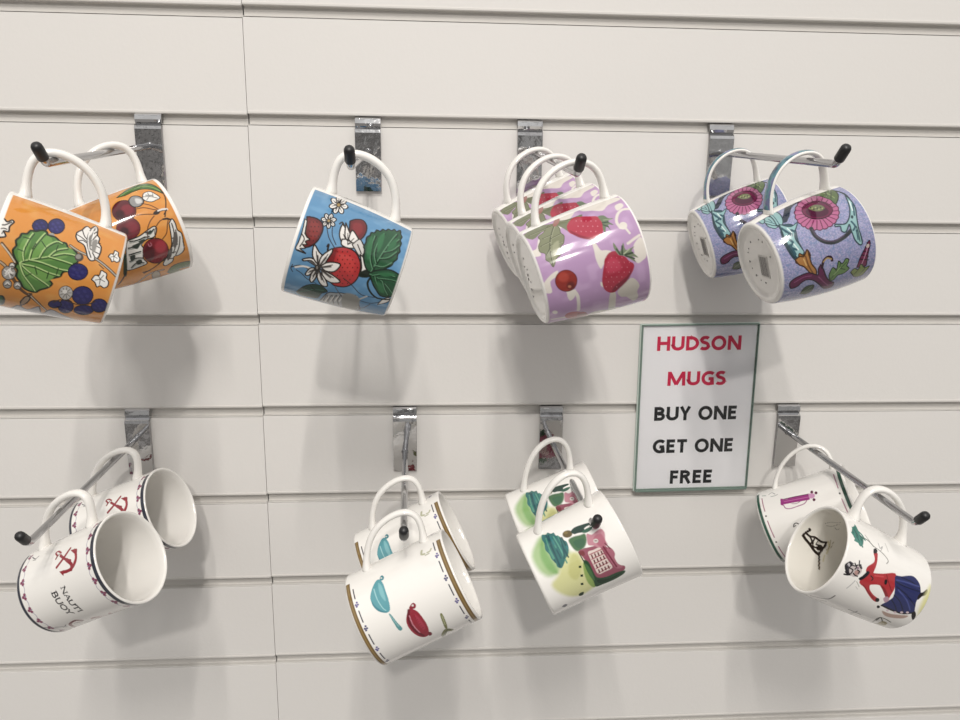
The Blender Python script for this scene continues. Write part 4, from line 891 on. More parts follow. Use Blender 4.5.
["P","E8889A",0,0.0,[420,495,426,491,423,488,415,489,409,493,411,495]],
["P","E8889A",0,0.0,[491,488,497,485,495,482,487,482,481,486,484,489]],
["P","E8889A",0,0.0,[542,459,547,456,545,453,538,453,533,456,535,459]],
["P","E8889A",0,0.0,[442,526,447,523,445,520,437,520,432,524,433,527]],
["P","E8889A",0,0.0,[510,520,516,517,514,514,506,514,501,517,503,521]],
["P","E8889A",0,0.0,[560,491,565,488,564,485,557,485,551,488,553,491]],
["P","748466",0,0.3,[393,553,403,594,458,614,479,648,491,603,553,628,532,591,601,592,545,573,619,544,553,544,488,558]],
["L","3E5040",0.75,0.0,[489,560,501,600]],
["L","3E5040",0.6,0.0,[512,556,552,585]],
["L","98A884",0.6,0.0,[461,576,480,629]],
["P","E6DED4",0,0.9,[-43,537,108,645,171,763,246,777,274,671,333,609,266,540,178,475]],
["P","E6DED4",0,0.6,[326,707,312,756,369,762,405,703]],
["L","E6DED4",1.65,0.3,[433,790,413,738,451,689,532,656,604,663]],
["P","E6DED4",0,0.45,[608,715,623,708,632,696,634,683,628,671,615,662,598,658,580,660,565,668,555,680,554,693,560,705,573,714,590,718]],
["L","E6DED4",1.05,0.3,[619,695,688,711]],
["L","E0B0B8",0.9,0.3,[784,686,746,732,745,775]],
["P","E6DED4",0,0.6,[876,702,821,706,778,738,757,779,837,789,947,782,980,748,994,710,947,689]],
["L","E6DED4",1.2,0.45,[779,673,755,729,736,774]],
["P","E6DED4",0,0.6,[637,432,681,456,759,472,776,510,810,545,852,508,910,461,938,435,833,420,738,427]],
["P","E6DED4",0,0.45,[1073,416,1102,434,1149,437,1116,414]],
["P","D6CEC2",0,0.6,[1254,533,1186,571,1126,639,1167,680,1250,704,1322,687,1431,703,1493,673,1368,609,1341,564]],
["P","D6CEC2",0,0.75,[1230,483,1255,519,1420,524,1639,538,1599,486,1350,469]],
["P","CFC7BB",0,0.75,[1693,486,1650,601,1689,596,1690,493]],
["P","B82040",0,0.45,[911,465,860,480,811,523,813,573,856,585,892,627,945,649,990,679,1045,668,1094,639,1140,595,1199,549,1240,519,1234,476,1171,436,1078,427,982,444]],
["P","D03858",0,2.4,[918,480,857,520,897,569,999,581,1014,522,995,475]],
["P","8A1834",0,1.5,[1148,537,1094,613,1030,656,1122,628,1211,548,1233,490,1180,506]],
["P","E07888",0,0.0,[848,497,852,495,851,492,845,492,841,494,842,497]],
["P","E07888",0,0.0,[863,534,867,531,866,528,861,528,856,530,858,533]],
["P","E07888",0,0.0,[879,570,883,568,882,565,876,565,872,567,873,570]],
["P","E07888",0,0.0,[894,607,898,605,897,602,891,602,887,604,888,607]],
["P","E07888",0,0.0,[909,644,913,642,912,639,907,639,902,641,904,644]],
["P","E07888",0,0.0,[901,504,905,501,904,499,898,498,894,500,895,503]],
["P","E07888",0,0.0,[916,541,920,538,919,535,914,535,909,537,910,540]],
["P","E07888",0,0.0,[931,578,936,575,935,573,929,572,925,574,926,577]],
["P","E07888",0,0.0,[947,615,951,613,950,610,944,609,940,611,941,614]],
["P","E07888",0,0.0,[962,652,967,650,965,647,960,646,955,649,956,652]],
["P","E07888",0,0.0,[941,480,946,477,944,474,939,474,934,476,935,479]],
["P","E07888",0,0.0,[957,517,961,514,960,511,954,511,950,513,951,516]],
["P","E07888",0,0.0,[972,554,977,552,975,549,970,548,965,550,966,553]],
["P","E07888",0,0.0,[988,591,992,589,991,586,985,586,980,588,982,591]],
["P","E07888",0,0.0,[1003,629,1008,627,1006,624,1001,623,996,625,997,628]],
["P","E07888",0,0.0,[996,488,1001,486,999,483,994,482,989,484,990,487]],
["P","E07888",0,0.0,[1012,526,1016,523,1015,520,1009,520,1005,522,1006,525]],
["P","E07888",0,0.0,[1027,563,1032,561,1031,558,1025,557,1020,559,1022,562]],
["P","E07888",0,0.0,[1043,601,1048,599,1047,596,1041,595,1036,597,1037,600]],
["P","E07888",0,0.0,[1060,639,1064,637,1063,634,1057,633,1052,635,1054,639]],
["P","E07888",0,0.0,[1039,465,1044,463,1043,460,1037,459,1032,462,1034,464]],
["P","E07888",0,0.0,[1055,503,1060,501,1059,498,1053,497,1048,499,1049,502]],
["P","E07888",0,0.0,[1072,541,1076,539,1075,536,1069,535,1064,537,1065,540]],
["P","E07888",0,0.0,[1088,579,1092,577,1091,574,1085,573,1080,575,1081,578]],
["P","E07888",0,0.0,[1099,476,1104,474,1102,471,1096,470,1091,472,1093,475]],
["P","E07888",0,0.0,[1115,514,1121,512,1119,509,1113,508,1108,510,1109,513]],
["P","E07888",0,0.0,[1132,553,1137,551,1136,548,1129,547,1124,549,1126,552]],
["P","E07888",0,0.0,[1147,455,1153,453,1152,450,1145,449,1139,450,1140,453]],
["P","E07888",0,0.0,[1165,493,1170,492,1168,488,1162,487,1156,489,1158,492]],
["P","E07888",0,0.0,[1182,532,1188,531,1186,528,1180,526,1174,528,1175,531]],
["P","7E8A6C",0,0.3,[856,585,781,566,727,576,792,592,826,605,756,643,834,646,824,713,859,684,941,721,914,680,979,698,910,645,878,616]],
["L","40503C",0.9,0.15,[867,611,788,628]],
["L","40503C",0.9,0.15,[875,631,879,687]],
["L","40503C",0.75,0.15,[890,635,938,691]],
["L","40503C",0.75,0.15,[861,598,798,583]],
["L","B4C09C",0.6,0.0,[864,626,835,671]]],"scroll":[["L","2A3648",3.9,0.0,[44,329,232,230,303,184]],
["L","2A3648",2.1,0.0,[81,397,131,307,272,226]],
["P","94C4C6",0,0.0,[136,63,78,119,183,139,306,119,285,71]],
["L","24404A",0.6,0.0,[136,63,78,119,183,139,306,119,285,71,136,63]],
["P","94C4C6",0,0.0,[57,144,46,200,187,200,332,160,338,115,207,129]],
["L","24404A",0.6,0.0,[57,144,46,200,187,200,332,160,338,115,207,129,57,144]],
["P","94C4C6",0,0.0,[200,63,285,87,338,115,350,87,276,58]],
["L","24404A",0.6,0.0,[200,63,285,87,338,115,350,87,276,58,200,63]],
["P","94C4C6",0,0.0,[77,43,57,76,130,82,183,45]],
["L","24404A",0.6,0.0,[77,43,57,76,130,82,183,45,77,43]],
["L","2C5C6C",0.45,0.0,[145,76,299,114]],
["L","2C5C6C",0.45,0.0,[105,159,321,133]],
["L","2C5C6C",0.45,0.0,[148,108,235,106]],
["P","2C5868",0,0.0,[325,120,434,111,561,94,690,97,815,117,860,161,769,198,624,188,485,209,398,210,354,164]],
["L","24404A",0.45,0.0,[325,120,434,111,561,94,690,97,815,117,860,161,769,198,624,188,485,209,398,210,354,164,325,120]],
["P","94C4C6",0,0.0,[321,133,390,166,421,201,403,252,465,220,502,196,591,175,721,194,769,198,825,151,754,127,622,106,490,108]],
["L","24404A",0.6,0.0,[321,133,390,166,421,201,403,252,465,220,502,196,591,175,721,194,769,198,825,151,754,127,622,106,490,108,321,133]],
["L","2C5C6C",1.2,0.0,[427,137,512,154,527,119,610,147,655,120,709,151]],
["L","2C5C6C",1.2,0.0,[502,196,462,179,532,163]],
["L","2C5C6C",1.2,0.0,[387,128,460,141]],
["L","2C5C6C",1.2,0.0,[630,119,758,134]],
["L","E0F4F2",0.6,0.0,[419,163,500,174]],
["L","E0F4F2",0.6,0.0,[635,148,717,165]],
["L","24404A",1.35,0.0,[434,111,599,90,754,105,830,129]],
["P","B87C30",0,0.0,[833,121,811,146,762,163,800,192,748,225,822,238,912,214,929,175,883,151,863,124]],
["L","4A2C14",0.75,0.0,[833,121,811,146,762,163,800,192,748,225,822,238,912,214,929,175,883,151,863,124,833,121]],
["P","B87C30",0,0.0,[821,120,796,161,813,188,749,227,829,230,922,236,1005,265,1067,268,1100,245,1002,205,928,173,890,140]],
["L","4A2C14",0.75,0.0,[821,120,796,161,813,188,749,227,829,230,922,236,1005,265,1067,268,1100,245,1002,205,928,173,890,140,821,120]],
["L","7A4C1C",0.75,0.0,[816,202,933,210,1043,241]],
["L","E0B060",0.6,0.0,[841,183,926,195]],
["P","5A1838",0,0.0,[483,583,505,566,509,544,494,528,466,524,438,536,424,557,430,577,454,587]],
["P","5A1838",0,0.0,[525,559,546,543,551,521,536,505,509,500,482,511,468,532,474,552,497,562]],
["P","5A1838",0,0.0,[557,528,578,512,581,491,567,474,540,469,514,479,501,499,507,519,529,530]],
["P","5A1838",0,0.0,[577,490,597,476,601,455,586,437,560,432,534,441,521,461,527,481,549,493]],
["P","5A1838",0,0.0,[583,450,603,435,607,414,592,397,566,391,540,401,527,420,533,440,555,452]],
["P","5A1838",0,0.0,[575,408,595,394,599,374,584,357,557,351,531,360,518,380,524,399,547,411]],
["P","5A1838",0,0.0,[553,371,574,356,578,335,562,319,534,314,508,323,495,343,501,363,525,373]],
["P","5A1838",0,0.0,[519,340,540,325,543,304,527,288,499,284,471,294,458,313,465,333,489,343]],
["P","5A1838",0,0.0,[473,318,495,303,498,282,481,267,451,263,422,274,409,294,417,313,443,322]],
["P","5A1838",0,0.0,[420,309,442,293,445,272,427,257,396,255,365,267,351,288,360,306,387,315]],
["P","5A1838",0,0.0,[361,314,385,296,388,276,369,261,334,260,301,274,285,296,295,314,326,321]],
["P","5A1838",0,0.0,[302,333,328,314,331,293,309,279,271,281,235,296,218,319,229,337,263,342]],
["P","5A1838",0,0.0,[247,364,275,343,278,322,255,309,213,313,171,332,150,356,164,373,204,376]],
["P","5A1838",0,0.0,[201,405,232,382,236,361,211,349,165,354,116,377,91,404,108,420,153,419]],
["P","5A1838",0,0.0,[171,450,206,426,209,404,183,393,133,401,79,426,49,455,66,471,118,467]],
["P","5A1838",0,0.0,[164,495,198,470,203,447,177,436,126,444,70,471,36,503,54,518,108,513]],
["P","5A1838",0,0.0,[178,534,213,509,218,486,194,474,145,482,92,507,60,538,75,555,126,551]],
["P","5A1838",0,0.0,[215,564,246,541,252,518,229,505,186,511,139,533,111,562,123,580,166,580]],
["P","5A1838",0,0.0,[264,586,292,564,298,541,277,528,240,531,198,551,175,577,185,596,221,599]],
["P","5A1838",0,0.0,[319,599,346,579,351,556,333,541,299,542,263,560,243,584,251,604,282,609]],
["P","5A1838",0,0.0,[378,603,402,584,407,562,390,546,358,546,326,560,309,584,316,603,343,611]],
["P","5A1838",0,0.0,[433,597,456,580,460,558,444,542,415,539,386,553,370,575,376,595,402,604]],
["P","C8689A",0,0.0,[479,575,496,561,499,544,487,530,465,528,443,537,431,554,437,570,455,578]],
["P","C8689A",0,0.0,[520,551,537,539,540,521,528,507,506,504,485,513,474,529,479,546,498,554]],
["P","C8689A",0,0.0,[551,521,567,508,571,491,559,477,538,473,517,481,507,497,511,514,529,523]],
["P","C8689A",0,0.0,[570,484,586,472,589,455,578,441,557,437,536,444,526,460,531,476,548,486]],
["P","C8689A",0,0.0,[576,444,592,432,595,416,583,402,562,398,542,405,532,420,537,436,555,446]],
["P","C8689A",0,0.0,[569,404,585,393,588,376,576,362,554,358,534,365,523,380,528,396,546,406]],
["P","C8689A",0,0.0,[547,367,563,355,566,339,554,325,532,321,511,329,501,344,506,360,525,369]],
["P","C8689A",0,0.0,[513,337,530,325,532,308,520,295,497,291,475,299,465,315,470,331,490,339]],
["P","C8689A",0,0.0,[469,316,486,304,488,287,475,274,451,271,428,280,417,296,424,311,444,319]],
["P","C8689A",0,0.0,[416,307,434,294,436,278,421,265,396,263,371,273,361,289,368,304,390,311]],
["P","C8689A",0,0.0,[358,312,378,298,379,281,364,269,336,269,310,280,298,297,306,312,331,317]],
["P","C8689A",0,0.0,[300,331,320,316,322,298,305,288,275,288,246,301,233,319,242,333,270,338]],
["P","C8689A",0,0.0,[246,361,268,345,270,328,251,317,218,320,185,335,171,354,182,367,212,370]],
["P","C8689A",0,0.0,[201,401,225,383,228,366,208,356,171,361,134,377,116,399,128,412,163,412]],
["P","C8689A",0,0.0,[171,446,198,427,202,408,180,399,141,405,100,425,78,447,92,460,131,459]],
["P","C8689A",0,0.0,[164,489,192,469,195,451,174,442,135,448,92,469,68,492,81,506,122,503]],
["P","C8689A",0,0.0,[179,527,207,507,210,489,190,480,152,485,111,505,89,528,101,542,138,540]],
["P","C8689A",0,0.0,[214,557,239,538,243,520,225,510,191,514,154,532,135,553,145,568,177,569]],
["P","C8689A",0,0.0,[262,579,286,561,290,542,273,532,243,534,211,550,194,570,202,585,230,588]],
["P","C8689A",0,0.0,[318,591,339,575,342,557,328,545,300,546,273,559,258,578,264,594,288,599]],
["P","C8689A",0,0.0,[375,595,394,580,398,562,384,549,359,548,334,560,320,579,327,595,348,601]],
["P","C8689A",0,0.0,[430,589,447,575,451,558,438,544,415,543,391,553,379,570,385,587,405,594]],
["P","C8689A",0,0.0,[462,546,503,522,531,490,546,451,545,409,530,369,499,335,456,309,403,297,345,299,286,317,233,348,192,389,171,434,175,476,202,512,246,539,300,556,357,563,413,560]],
["L","74244E",0.53,0.0,[447,496,496,552]],
["L","74244E",0.53,0.0,[468,479,535,522]],
["L","74244E",0.53,0.0,[482,459,562,486]],
["L","74244E",0.53,0.0,[488,436,575,444]],
["L","74244E",0.53,0.0,[486,412,574,401]],
["L","74244E",0.53,0.0,[476,390,558,359]],
["L","74244E",0.53,0.0,[458,370,528,322]],
["L","74244E",0.53,0.0,[434,355,484,295]],
["L","74244E",0.53,0.0,[405,346,430,279]],
["L","74244E",0.53,0.0,[373,345,369,277]],
["L","74244E",0.53,0.0,[341,351,303,291]],
["L","74244E",0.53,0.0,[311,364,239,319]],
["L","74244E",0.53,0.0,[286,383,181,359]],
["L","74244E",0.53,0.0,[269,406,137,407]],
["L","74244E",0.53,0.0,[262,430,115,456]],
["L","74244E",0.53,0.0,[265,453,120,500]],
["L","74244E",0.53,0.0,[279,475,152,536]],
["L","74244E",0.53,0.0,[301,492,204,561]],
["L","74244E",0.53,0.0,[329,504,264,578]],
["L","74244E",0.53,0.0,[359,511,328,585]],
["L","74244E",0.53,0.0,[391,512,389,584]],
["L","74244E",0.53,0.0,[421,506,447,572]],
["P","3E0C28",0,0.0,[425,548,455,528,475,501,484,467,481,432,465,397,438,367,401,345,356,334,310,335,263,349,224,373,196,406,185,441,192,476,217,507,254,532,297,550,343,559,387,558]],
["P","7A1A4C",0,0.0,[417,545,445,526,464,500,472,469,467,435,452,402,426,374,391,353,349,342,306,342,262,355,226,378,201,408,192,442,199,475,223,505,257,529,298,546,341,554,382,554]],
["P","561038",0,0.9,[425,512,448,492,457,461,449,425,426,391,390,366,349,356,310,363,282,386,273,418,285,453,313,485,350,508,391,517]],
["P","7A8058",0,0.45,[281,400,263,442,276,476,317,503,368,502,379,462,346,420]],
["P","3A3E28",0,0.0,[281,425,288,419,283,414,272,416,267,422,271,426]],
["P","B8B878",0,0.0,[305,429,310,423,306,418,296,420,290,426,295,430]],
["P","3A3E28",0,0.0,[326,433,332,428,328,423,318,424,313,430,316,435]],
["P","B8B878",0,0.0,[310,456,316,450,312,445,302,446,296,452,300,457]],
["P","3A3E28",0,0.0,[332,460,337,454,334,449,324,451,318,457,322,462]],
["P","B8B878",0,0.0,[352,465,358,460,354,455,344,456,340,461,343,466]],
["P","3A3E28",0,0.0,[336,487,342,482,338,477,329,478,323,483,327,488]],
["P","B8B878",0,0.0,[357,493,362,487,359,482,350,483,344,489,348,493]],
["P","3A3E28",0,0.0,[377,498,382,492,379,487,370,488,364,494,368,499]],
["L","3E0C28",0.45,0.0,[238,379,212,457,272,527,375,544]],
["L","33383C",2.55,0.0,[539,319,635,322,727,371,769,446,748,537,702,606]],
["L","5A4A60",0.75,0.0,[555,323,645,331,719,380,756,449,733,535]],
["L","2E4044",1.2,0.0,[46,562,63,646,154,702,268,727,370,719,501,677]],
["P","5C7440",0,0.0,[82,544,39,607,40,674,139,701,265,671,363,599,283,596,228,581,158,566]],
["L","28341E",0.6,0.0,[82,544,39,607,40,674,139,701,265,671,363,599,283,596,228,581,158,566,82,544]],
["L","9AAC6C",0.45,0.0,[94,572,140,625,274,633]],
["L","28341E",0.45,0.0,[63,646,202,603]],
["L","28341E",0.45,0.0,[120,677,255,610]],
["P","94C4C6",0,0.0,[283,720,374,725,483,717,590,687,711,664,795,665,882,662,884,638,823,610,757,603,683,603,640,604,705,557,680,527,628,532,614,497,590,502,615,552,613,593,545,643,438,683]],
["L","24404A",0.75,0.0,[283,720,374,725,483,717,590,687,711,664,795,665,882,662,884,638,823,610,757,603,683,603,640,604,705,557,680,527,628,532,614,497,590,502,615,552,613,593,545,643,438,683,283,720]],
["P","24404A",0,0.0,[578,663,585,659,590,654,592,649,590,644,584,642,577,641,569,643,561,647,556,652,555,657,557,662,563,664,570,665]],
["L","2C5C6C",1.05,0.0,[620,631,681,644,712,619]],
["L","2C5C6C",0.75,0.0,[722,641,824,635]],
["L","2C5C6C",0.9,0.0,[428,717,562,677]],
["L","E0F4F2",0.6,0.0,[380,709,504,684]],
["L","24404A",0.6,0.0,[684,652,850,647]],
["P","6A1A4E",0,0.0,[964,304,1032,325,1144,351,1227,392,1282,433,1363,427,1350,368,1245,309,1153,253,1114,198,1136,154,1187,121,1198,73,1109,59,1055,94,1029,153,1024,212,1085,279,1014,284]],
["L","2E0C22",0.75,0.0,[964,304,1032,325,1144,351,1227,392,1282,433,1363,427,1350,368,1245,309,1153,253,1114,198,1136,154,1187,121,1198,73,1109,59,1055,94,1029,153,1024,212,1085,279,1014,284,964,304]],
["L","2E0C22",1.5,0.0,[1004,315,931,330,902,363,915,392,956,399]],
["L","B89858",0.75,0.0,[942,329,912,362,938,394]],
["L","9A4A7C",0.6,0.0,[1115,288,1227,345,1300,389]],
["L","9A4A7C",0.6,0.0,[1111,95,1066,167,1074,227]],
["P","6A9050",0,0.0,[1221,391,1129,373,1043,401,1082,433,985,449,1033,480,985,512,1015,538,1075,520,1124,543,1168,503,1171,448,1223,423]],
["L","24381E",0.6,0.0,[1221,391,1129,373,1043,401,1082,433,985,449,1033,480,985,512,1015,538,1075,520,1124,543,1168,503,1171,448,1223,423,1221,391]],
["L","24381E",0.45,0.0,[1205,389,1111,443,1028,519]],
["L","24381E",0.45,0.0,[1120,435,1066,425]],
["L","24381E",0.45,0.0,[1085,465,1118,507]],
["L","24381E",0.45,0.0,[1094,458,1025,464]],
["L","A8C880",0.45,0.0,[1148,414,1073,465]],
["P","7A2450",0,0.0,[1147,610,1038,633,949,677,874,723,920,729,1007,708,1096,699,1170,697,1161,658]],
["L","2E0C22",0.6,0.0,[1147,610,1038,633,949,677,874,723,920,729,1007,708,1096,699,1170,697,1161,658,1147,610]],
["L","2E0C22",0.6,0.0,[1048,630,1103,713]],
["L","2E0C22",0.6,0.0,[1006,646,1054,710]],
["L","2E0C22",0.6,0.0,[966,664,1008,709]],
["L","2E0C22",0.6,0.0,[928,683,965,711]],
["L","2E0C22",0.6,0.0,[891,704,923,714]],
["P","C8B8B0",0,0.0,[942,718,949,713,953,707,952,701,947,696,939,693,929,692,919,695,911,700,908,706,908,713,913,718,921,720,932,721]],
["L","D89AB8",0.45,0.0,[1120,654,1017,682,940,705]],
["P","8A9A50",0,0.0,[1186,562,1149,591,1183,628,1121,646,1192,688,1197,732,1266,711,1316,689,1310,637,1270,602]],
["L","30381C",0.6,0.0,[1186,562,1149,591,1183,628,1121,646,1192,688,1197,732,1266,711,1316,689,1310,637,1270,602,1186,562]],
["L","30381C",0.45,0.0,[1240,604,1165,642]],
["L","30381C",0.45,0.0,[1291,657,1208,691]],
["P","4A5A44",0,0.0,[1343,164,1239,179,1211,220,1230,261,1333,255,1384,219]],
["L","24301E",0.45,0.0,[1343,164,1239,179,1211,220,1230,261,1333,255,1384,219,1343,164]],
["L","7A8A64",0.45,0.0,[1330,177,1242,240]]],"anchor":[["L","A8182C",1.59,0.0,[547,466,469,540,371,602]],
["L","A8182C",1.1,0.0,[430,448,395,459,339,428,330,457,375,498]],
["L","7A1422",0.85,0.0,[421,450,384,477]],
["L","A8182C",1.34,0.0,[416,498,535,596]],
["L","A8182C",1.71,0.0,[539,622,488,559,405,496]],
["L","A8182C",2.2,0.0,[440,672,533,686,604,662,646,605,639,529]],
["S","A8182C",0,0.0,[418,686,399,608,504,685]],
["S","A8182C",0,0.0,[611,492,619,549,685,530]],
["S","A8182C",0,0.0,[397,648,431,692,480,694]],
["L","A8182C",2.44,0.0,[507,577,590,632,646,623]],
["L","C83040",0.61,0.0,[468,670,537,676,588,655]],
["L","8A2A30",1.83,0.0,[1393,357,1330,327,1346,264,1393,221,1529,182]],
["L","6A1A20",0.73,0.0,[1422,328,1391,266]],
["S","8A2A30",0,0.0,[1351,235,1325,288,1486,175]],
["L","6A6A72",0.61,0.0,[169,29,128,35,159,68]],
["L","6A6A72",0.61,0.0,[207,114,273,171,245,203]],
["L","8A8A88",0.49,0.0,[284,149,295,187]]],"pans":[["P","4A9CA8",0,0.12,[313,324,301,344,339,357,369,344,359,317]],
["P","E8E4DE",0,0.0,[340,340,343,339,345,336,344,333,341,329,338,327,332,325,327,325,324,326,321,329,322,332,325,335,329,338,334,340]],
["P","5CB0BC",0,0.12,[335,287,346,319,427,337,526,338,635,334,724,317,741,287,722,258,674,225,603,202,529,196,468,210,391,246]],
["P","84CCD4",0,0.61,[377,297,423,317,533,320,619,310,549,288,471,286]],
["P","3E94A4",0,0.37,[538,201,612,216,704,257,726,292,726,264,681,223,601,198]],
["L","A8E0E4",0.49,0.0,[425,249,561,250,673,267,711,283]],
["P","5FA8AC",0,0.12,[764,293,780,308,891,325,975,340,998,321,969,304,852,297]],
["L","A0D0D0",0.37,0.0,[786,299,939,321]],
["P","A02438",0,0.14,[806,460,772,492,771,513,804,523,835,502]],
["P","E8E4DE",0,0.0,[798,505,803,503,805,499,805,495,803,492,798,489,793,488,788,489,784,492,782,495,782,499,784,503,788,505,793,506]],
["P","AC2038",0,0.14,[820,447,815,473,874,510,970,525,1081,527,1182,511,1250,482,1237,444,1164,410,1055,389,955,388,885,408]],
["L","781428",1.45,0.43,[823,451,937,414,1082,420,1212,452]],
["L","E090A0",0.58,0.0,[882,437,999,428,1136,443]],
["P","C0304C",0,0.87,[889,480,966,502,1094,506,1130,478,1007,471]],
["P","8A1830",0,0.0,[910,476,912,474,910,471,906,471,903,473,905,476]],
["P","8A1830",0,0.0,[939,476,941,473,939,470,934,470,931,473,934,476]],
["P","8A1830",0,0.0,[968,475,971,473,968,470,964,470,961,472,963,475]],
["P","8A1830",0,0.0,[968,482,971,479,969,476,963,476,961,479,963,482]],
["P","8A1830",0,0.0,[998,481,1001,478,999,475,994,475,991,478,993,481]],
["P","8A1830",0,0.0,[1030,480,1033,477,1030,474,1025,474,1022,477,1025,480]],
["P","8A1830",0,0.0,[1030,486,1032,483,1030,481,1025,481,1022,484,1025,486]],
["P","8A1830",0,0.0,[1062,485,1065,482,1063,479,1057,479,1055,482,1057,485]],
["P","8A1830",0,0.0,[1097,483,1100,480,1097,477,1092,477,1089,480,1091,483]],
["P","8A1830",0,0.0,[1096,490,1100,487,1097,484,1091,484,1088,487,1091,490]],
["P","8A1830",0,0.0,[1133,487,1137,484,1134,482,1128,482,1124,485,1127,487]],
["P","8A1830",0,0.0,[1172,484,1175,482,1172,479,1166,479,1162,482,1165,485]],
["P","8A2034",0,0.14,[1193,504,1224,522,1271,510,1258,487]],
["P","8A8C50",0,0.14,[1037,659,1022,674,1067,679,1204,665,1292,647,1270,633,1145,645]],
["L","C8CCA0",0.43,0.0,[1058,669,1207,651]],
["P","8A8C58",0,0.14,[1399,564,1296,609,1296,650,1392,682,1416,656,1369,627,1521,569]],
["L","5A5C3A",0.58,0.0,[1439,576,1323,639,1393,672]],
["L","C8C8A8",1.3,0.29,[228,722,281,712,298,737]],
["L","C8C8A8",1.01,0.29,[296,763,295,788,268,804]],
["L","B8B89A",0.72,0.29,[322,742,321,775]]],"house":[["P","B4D494",0,5.6,[130,187,182,268,392,329,547,354,619,269,674,190,657,104,530,54,342,52,215,119]],
["P","8CC06C",0,3.47,[168,194,347,181,539,189,674,190,611,134,484,115,352,126]],
["P","E6E6A0",0,4.53,[529,299,538,403,662,422,851,424,1051,423,1122,319,1079,220,925,132,769,100,692,184]],
["P","D8D888",0,2.93,[547,354,600,397,745,380,855,302,729,264]],
["P","98B858",0,1.07,[680,416,851,424,1035,441,1089,408,975,378,817,381]],
["P","2C7C78",0,0.4,[117,206,145,239,126,259,169,280,174,305,228,310,273,336,334,348,373,366,450,359,520,332,551,299,596,269,634,234,600,206,552,207,484,191,415,191,345,178,255,194,195,190]],
["L","1C5C64",0.8,0.4,[151,237,229,238,283,238]],
["L","4AA08C",0.8,0.4,[261,265,329,266,378,266]],
["L","2A8A90",0.8,0.4,[358,292,421,294,467,294]],
["L","18504E",0.8,0.4,[448,320,507,321,552,322]],
["L","1C5C64",0.8,0.4,[429,206,490,208,535,208]],
["L","4AA08C",0.8,0.4,[246,321,315,322,364,321]],
["L","2A8A90",0.8,0.4,[344,348,407,349,453,349]],
["L","18504E",0.8,0.4,[323,234,388,235,435,235]],
["L","1C5C64",0.8,0.4,[415,262,476,263,521,263]],
["L","4AA08C",0.8,0.4,[502,290,561,291,606,291]],
["L","2A8A90",0.8,0.4,[206,262,278,263,329,263]],
["L","18504E",0.8,0.4,[309,290,374,291,421,291]],
["L","1C5C64",0.8,0.4,[401,317,462,318,507,318]],
["L","4AA08C",0.8,0.4,[382,203,444,205,490,205]],
["L","2A8A90",0.8,0.4,[470,231,530,233,575,233]],
["L","18504E",0.8,0.4,[294,345,360,346,407,346]],
["L","1A5A60",1.07,0.53,[182,253,343,237,525,231,610,226]],
["L","5CB49C",0.67,0.4,[229,287,363,292,502,293]],
["L","1A5A60",0.8,0.4,[294,330,429,317,543,287]],
["L","56A88C",0.67,0.4,[199,225,348,212,489,213]],
["P","4A7C4C",0,1.33,[364,385,355,434,375,490,388,531,467,520,528,482,546,430,524,400,457,385]],
["P","38704A",0,1.07,[411,415,430,501,506,483,511,427]],
["P","386038",0,0.67,[537,464,572,528,563,592,598,565,599,489]],
["P","6E5C2C",0,0.8,[308,441,326,433,337,419,338,402,330,384,312,370,291,362,267,362,247,370,236,384,235,402,244,420,262,434,285,442]],
["P","8E7838",0,0.53,[274,409,280,405,283,399,282,392,276,386,267,381,257,379,247,380,240,384,237,390,239,397,245,404,254,408,264,411]],
["P","1C4438",0,0.4,[280,435,250,476,263,543,286,605,311,605,323,546,371,545,342,485,331,450]],
["P","2C6A50",0,0.53,[347,515,338,580,357,612,385,579,381,534]],
["P","A8546A",0,0.4,[545,419,546,476,572,559,606,623,666,648,751,658,902,667,963,710,1022,693,1021,625,1005,508,996,449,819,448,670,434]],
["P","D48C9C",0,0.8,[398,544,436,576,422,628,422,666,483,679,564,656,627,654,615,589,563,547,528,513,468,522]],
["P","C46A80",0,1.07,[484,575,467,642,541,654,619,641,606,592]],
["P","D8D4CC",0,0.27,[537,602,545,596,550,589,549,580,543,572,533,566,522,563,511,565,502,570,498,578,499,587,505,595,514,601,526,603]],
["P","8A3A50",0,0.0,[532,594,533,593,533,589,531,584,527,579,523,575,519,573,516,573,515,574,515,578,517,583,521,588,525,592,529,594]],
["P","C07084",0,0.53,[654,645,684,672,755,679,810,659,886,664,966,697,947,641,803,619,712,618]],
["L","8A3048",0.93,0.27,[624,617,765,630,924,646]],
["L","7A2840",0.67,0.27,[597,641,675,660]],
["P","ECD8D0",0,0.4,[601,485,607,531,615,589,707,596,804,604,910,612,919,542,911,484,794,478,679,477]],
["L","B85A68",0.53,0.13,[637,488,643,595]],
["L","B85A68",0.53,0.13,[699,487,700,595]],
["L","B85A68",0.53,0.13,[763,486,760,596]],
["L","B85A68",0.53,0.13,[829,486,821,597]],
["L","B85A68",0.53,0.13,[901,487,886,599]],
["L","6E1C2C",0.8,0.13,[655,500,687,498]],
["L","6E1C2C",0.8,0.13,[657,528,689,526]],
["L","6E1C2C",0.8,0.13,[660,556,691,554]],
["L","6E1C2C",0.8,0.13,[662,584,693,583]],
["L","6E1C2C",0.8,0.13,[720,500,753,498]],
["L","6E1C2C",0.8,0.13,[722,528,755,527]],
["L","6E1C2C",0.8,0.13,[724,556,757,555]],
["L","6E1C2C",0.8,0.13,[726,584,759,583]],
["L","6E1C2C",0.8,0.13,[787,500,822,499]],
["L","6E1C2C",0.8,0.13,[789,528,824,527]],
["L","6E1C2C",0.8,0.13,[791,556,826,555]],
["L","6E1C2C",0.8,0.13,[793,585,828,583]],
["L","6E1C2C",0.8,0.13,[858,501,895,500]],
["L","6E1C2C",0.8,0.13,[860,529,898,528]],
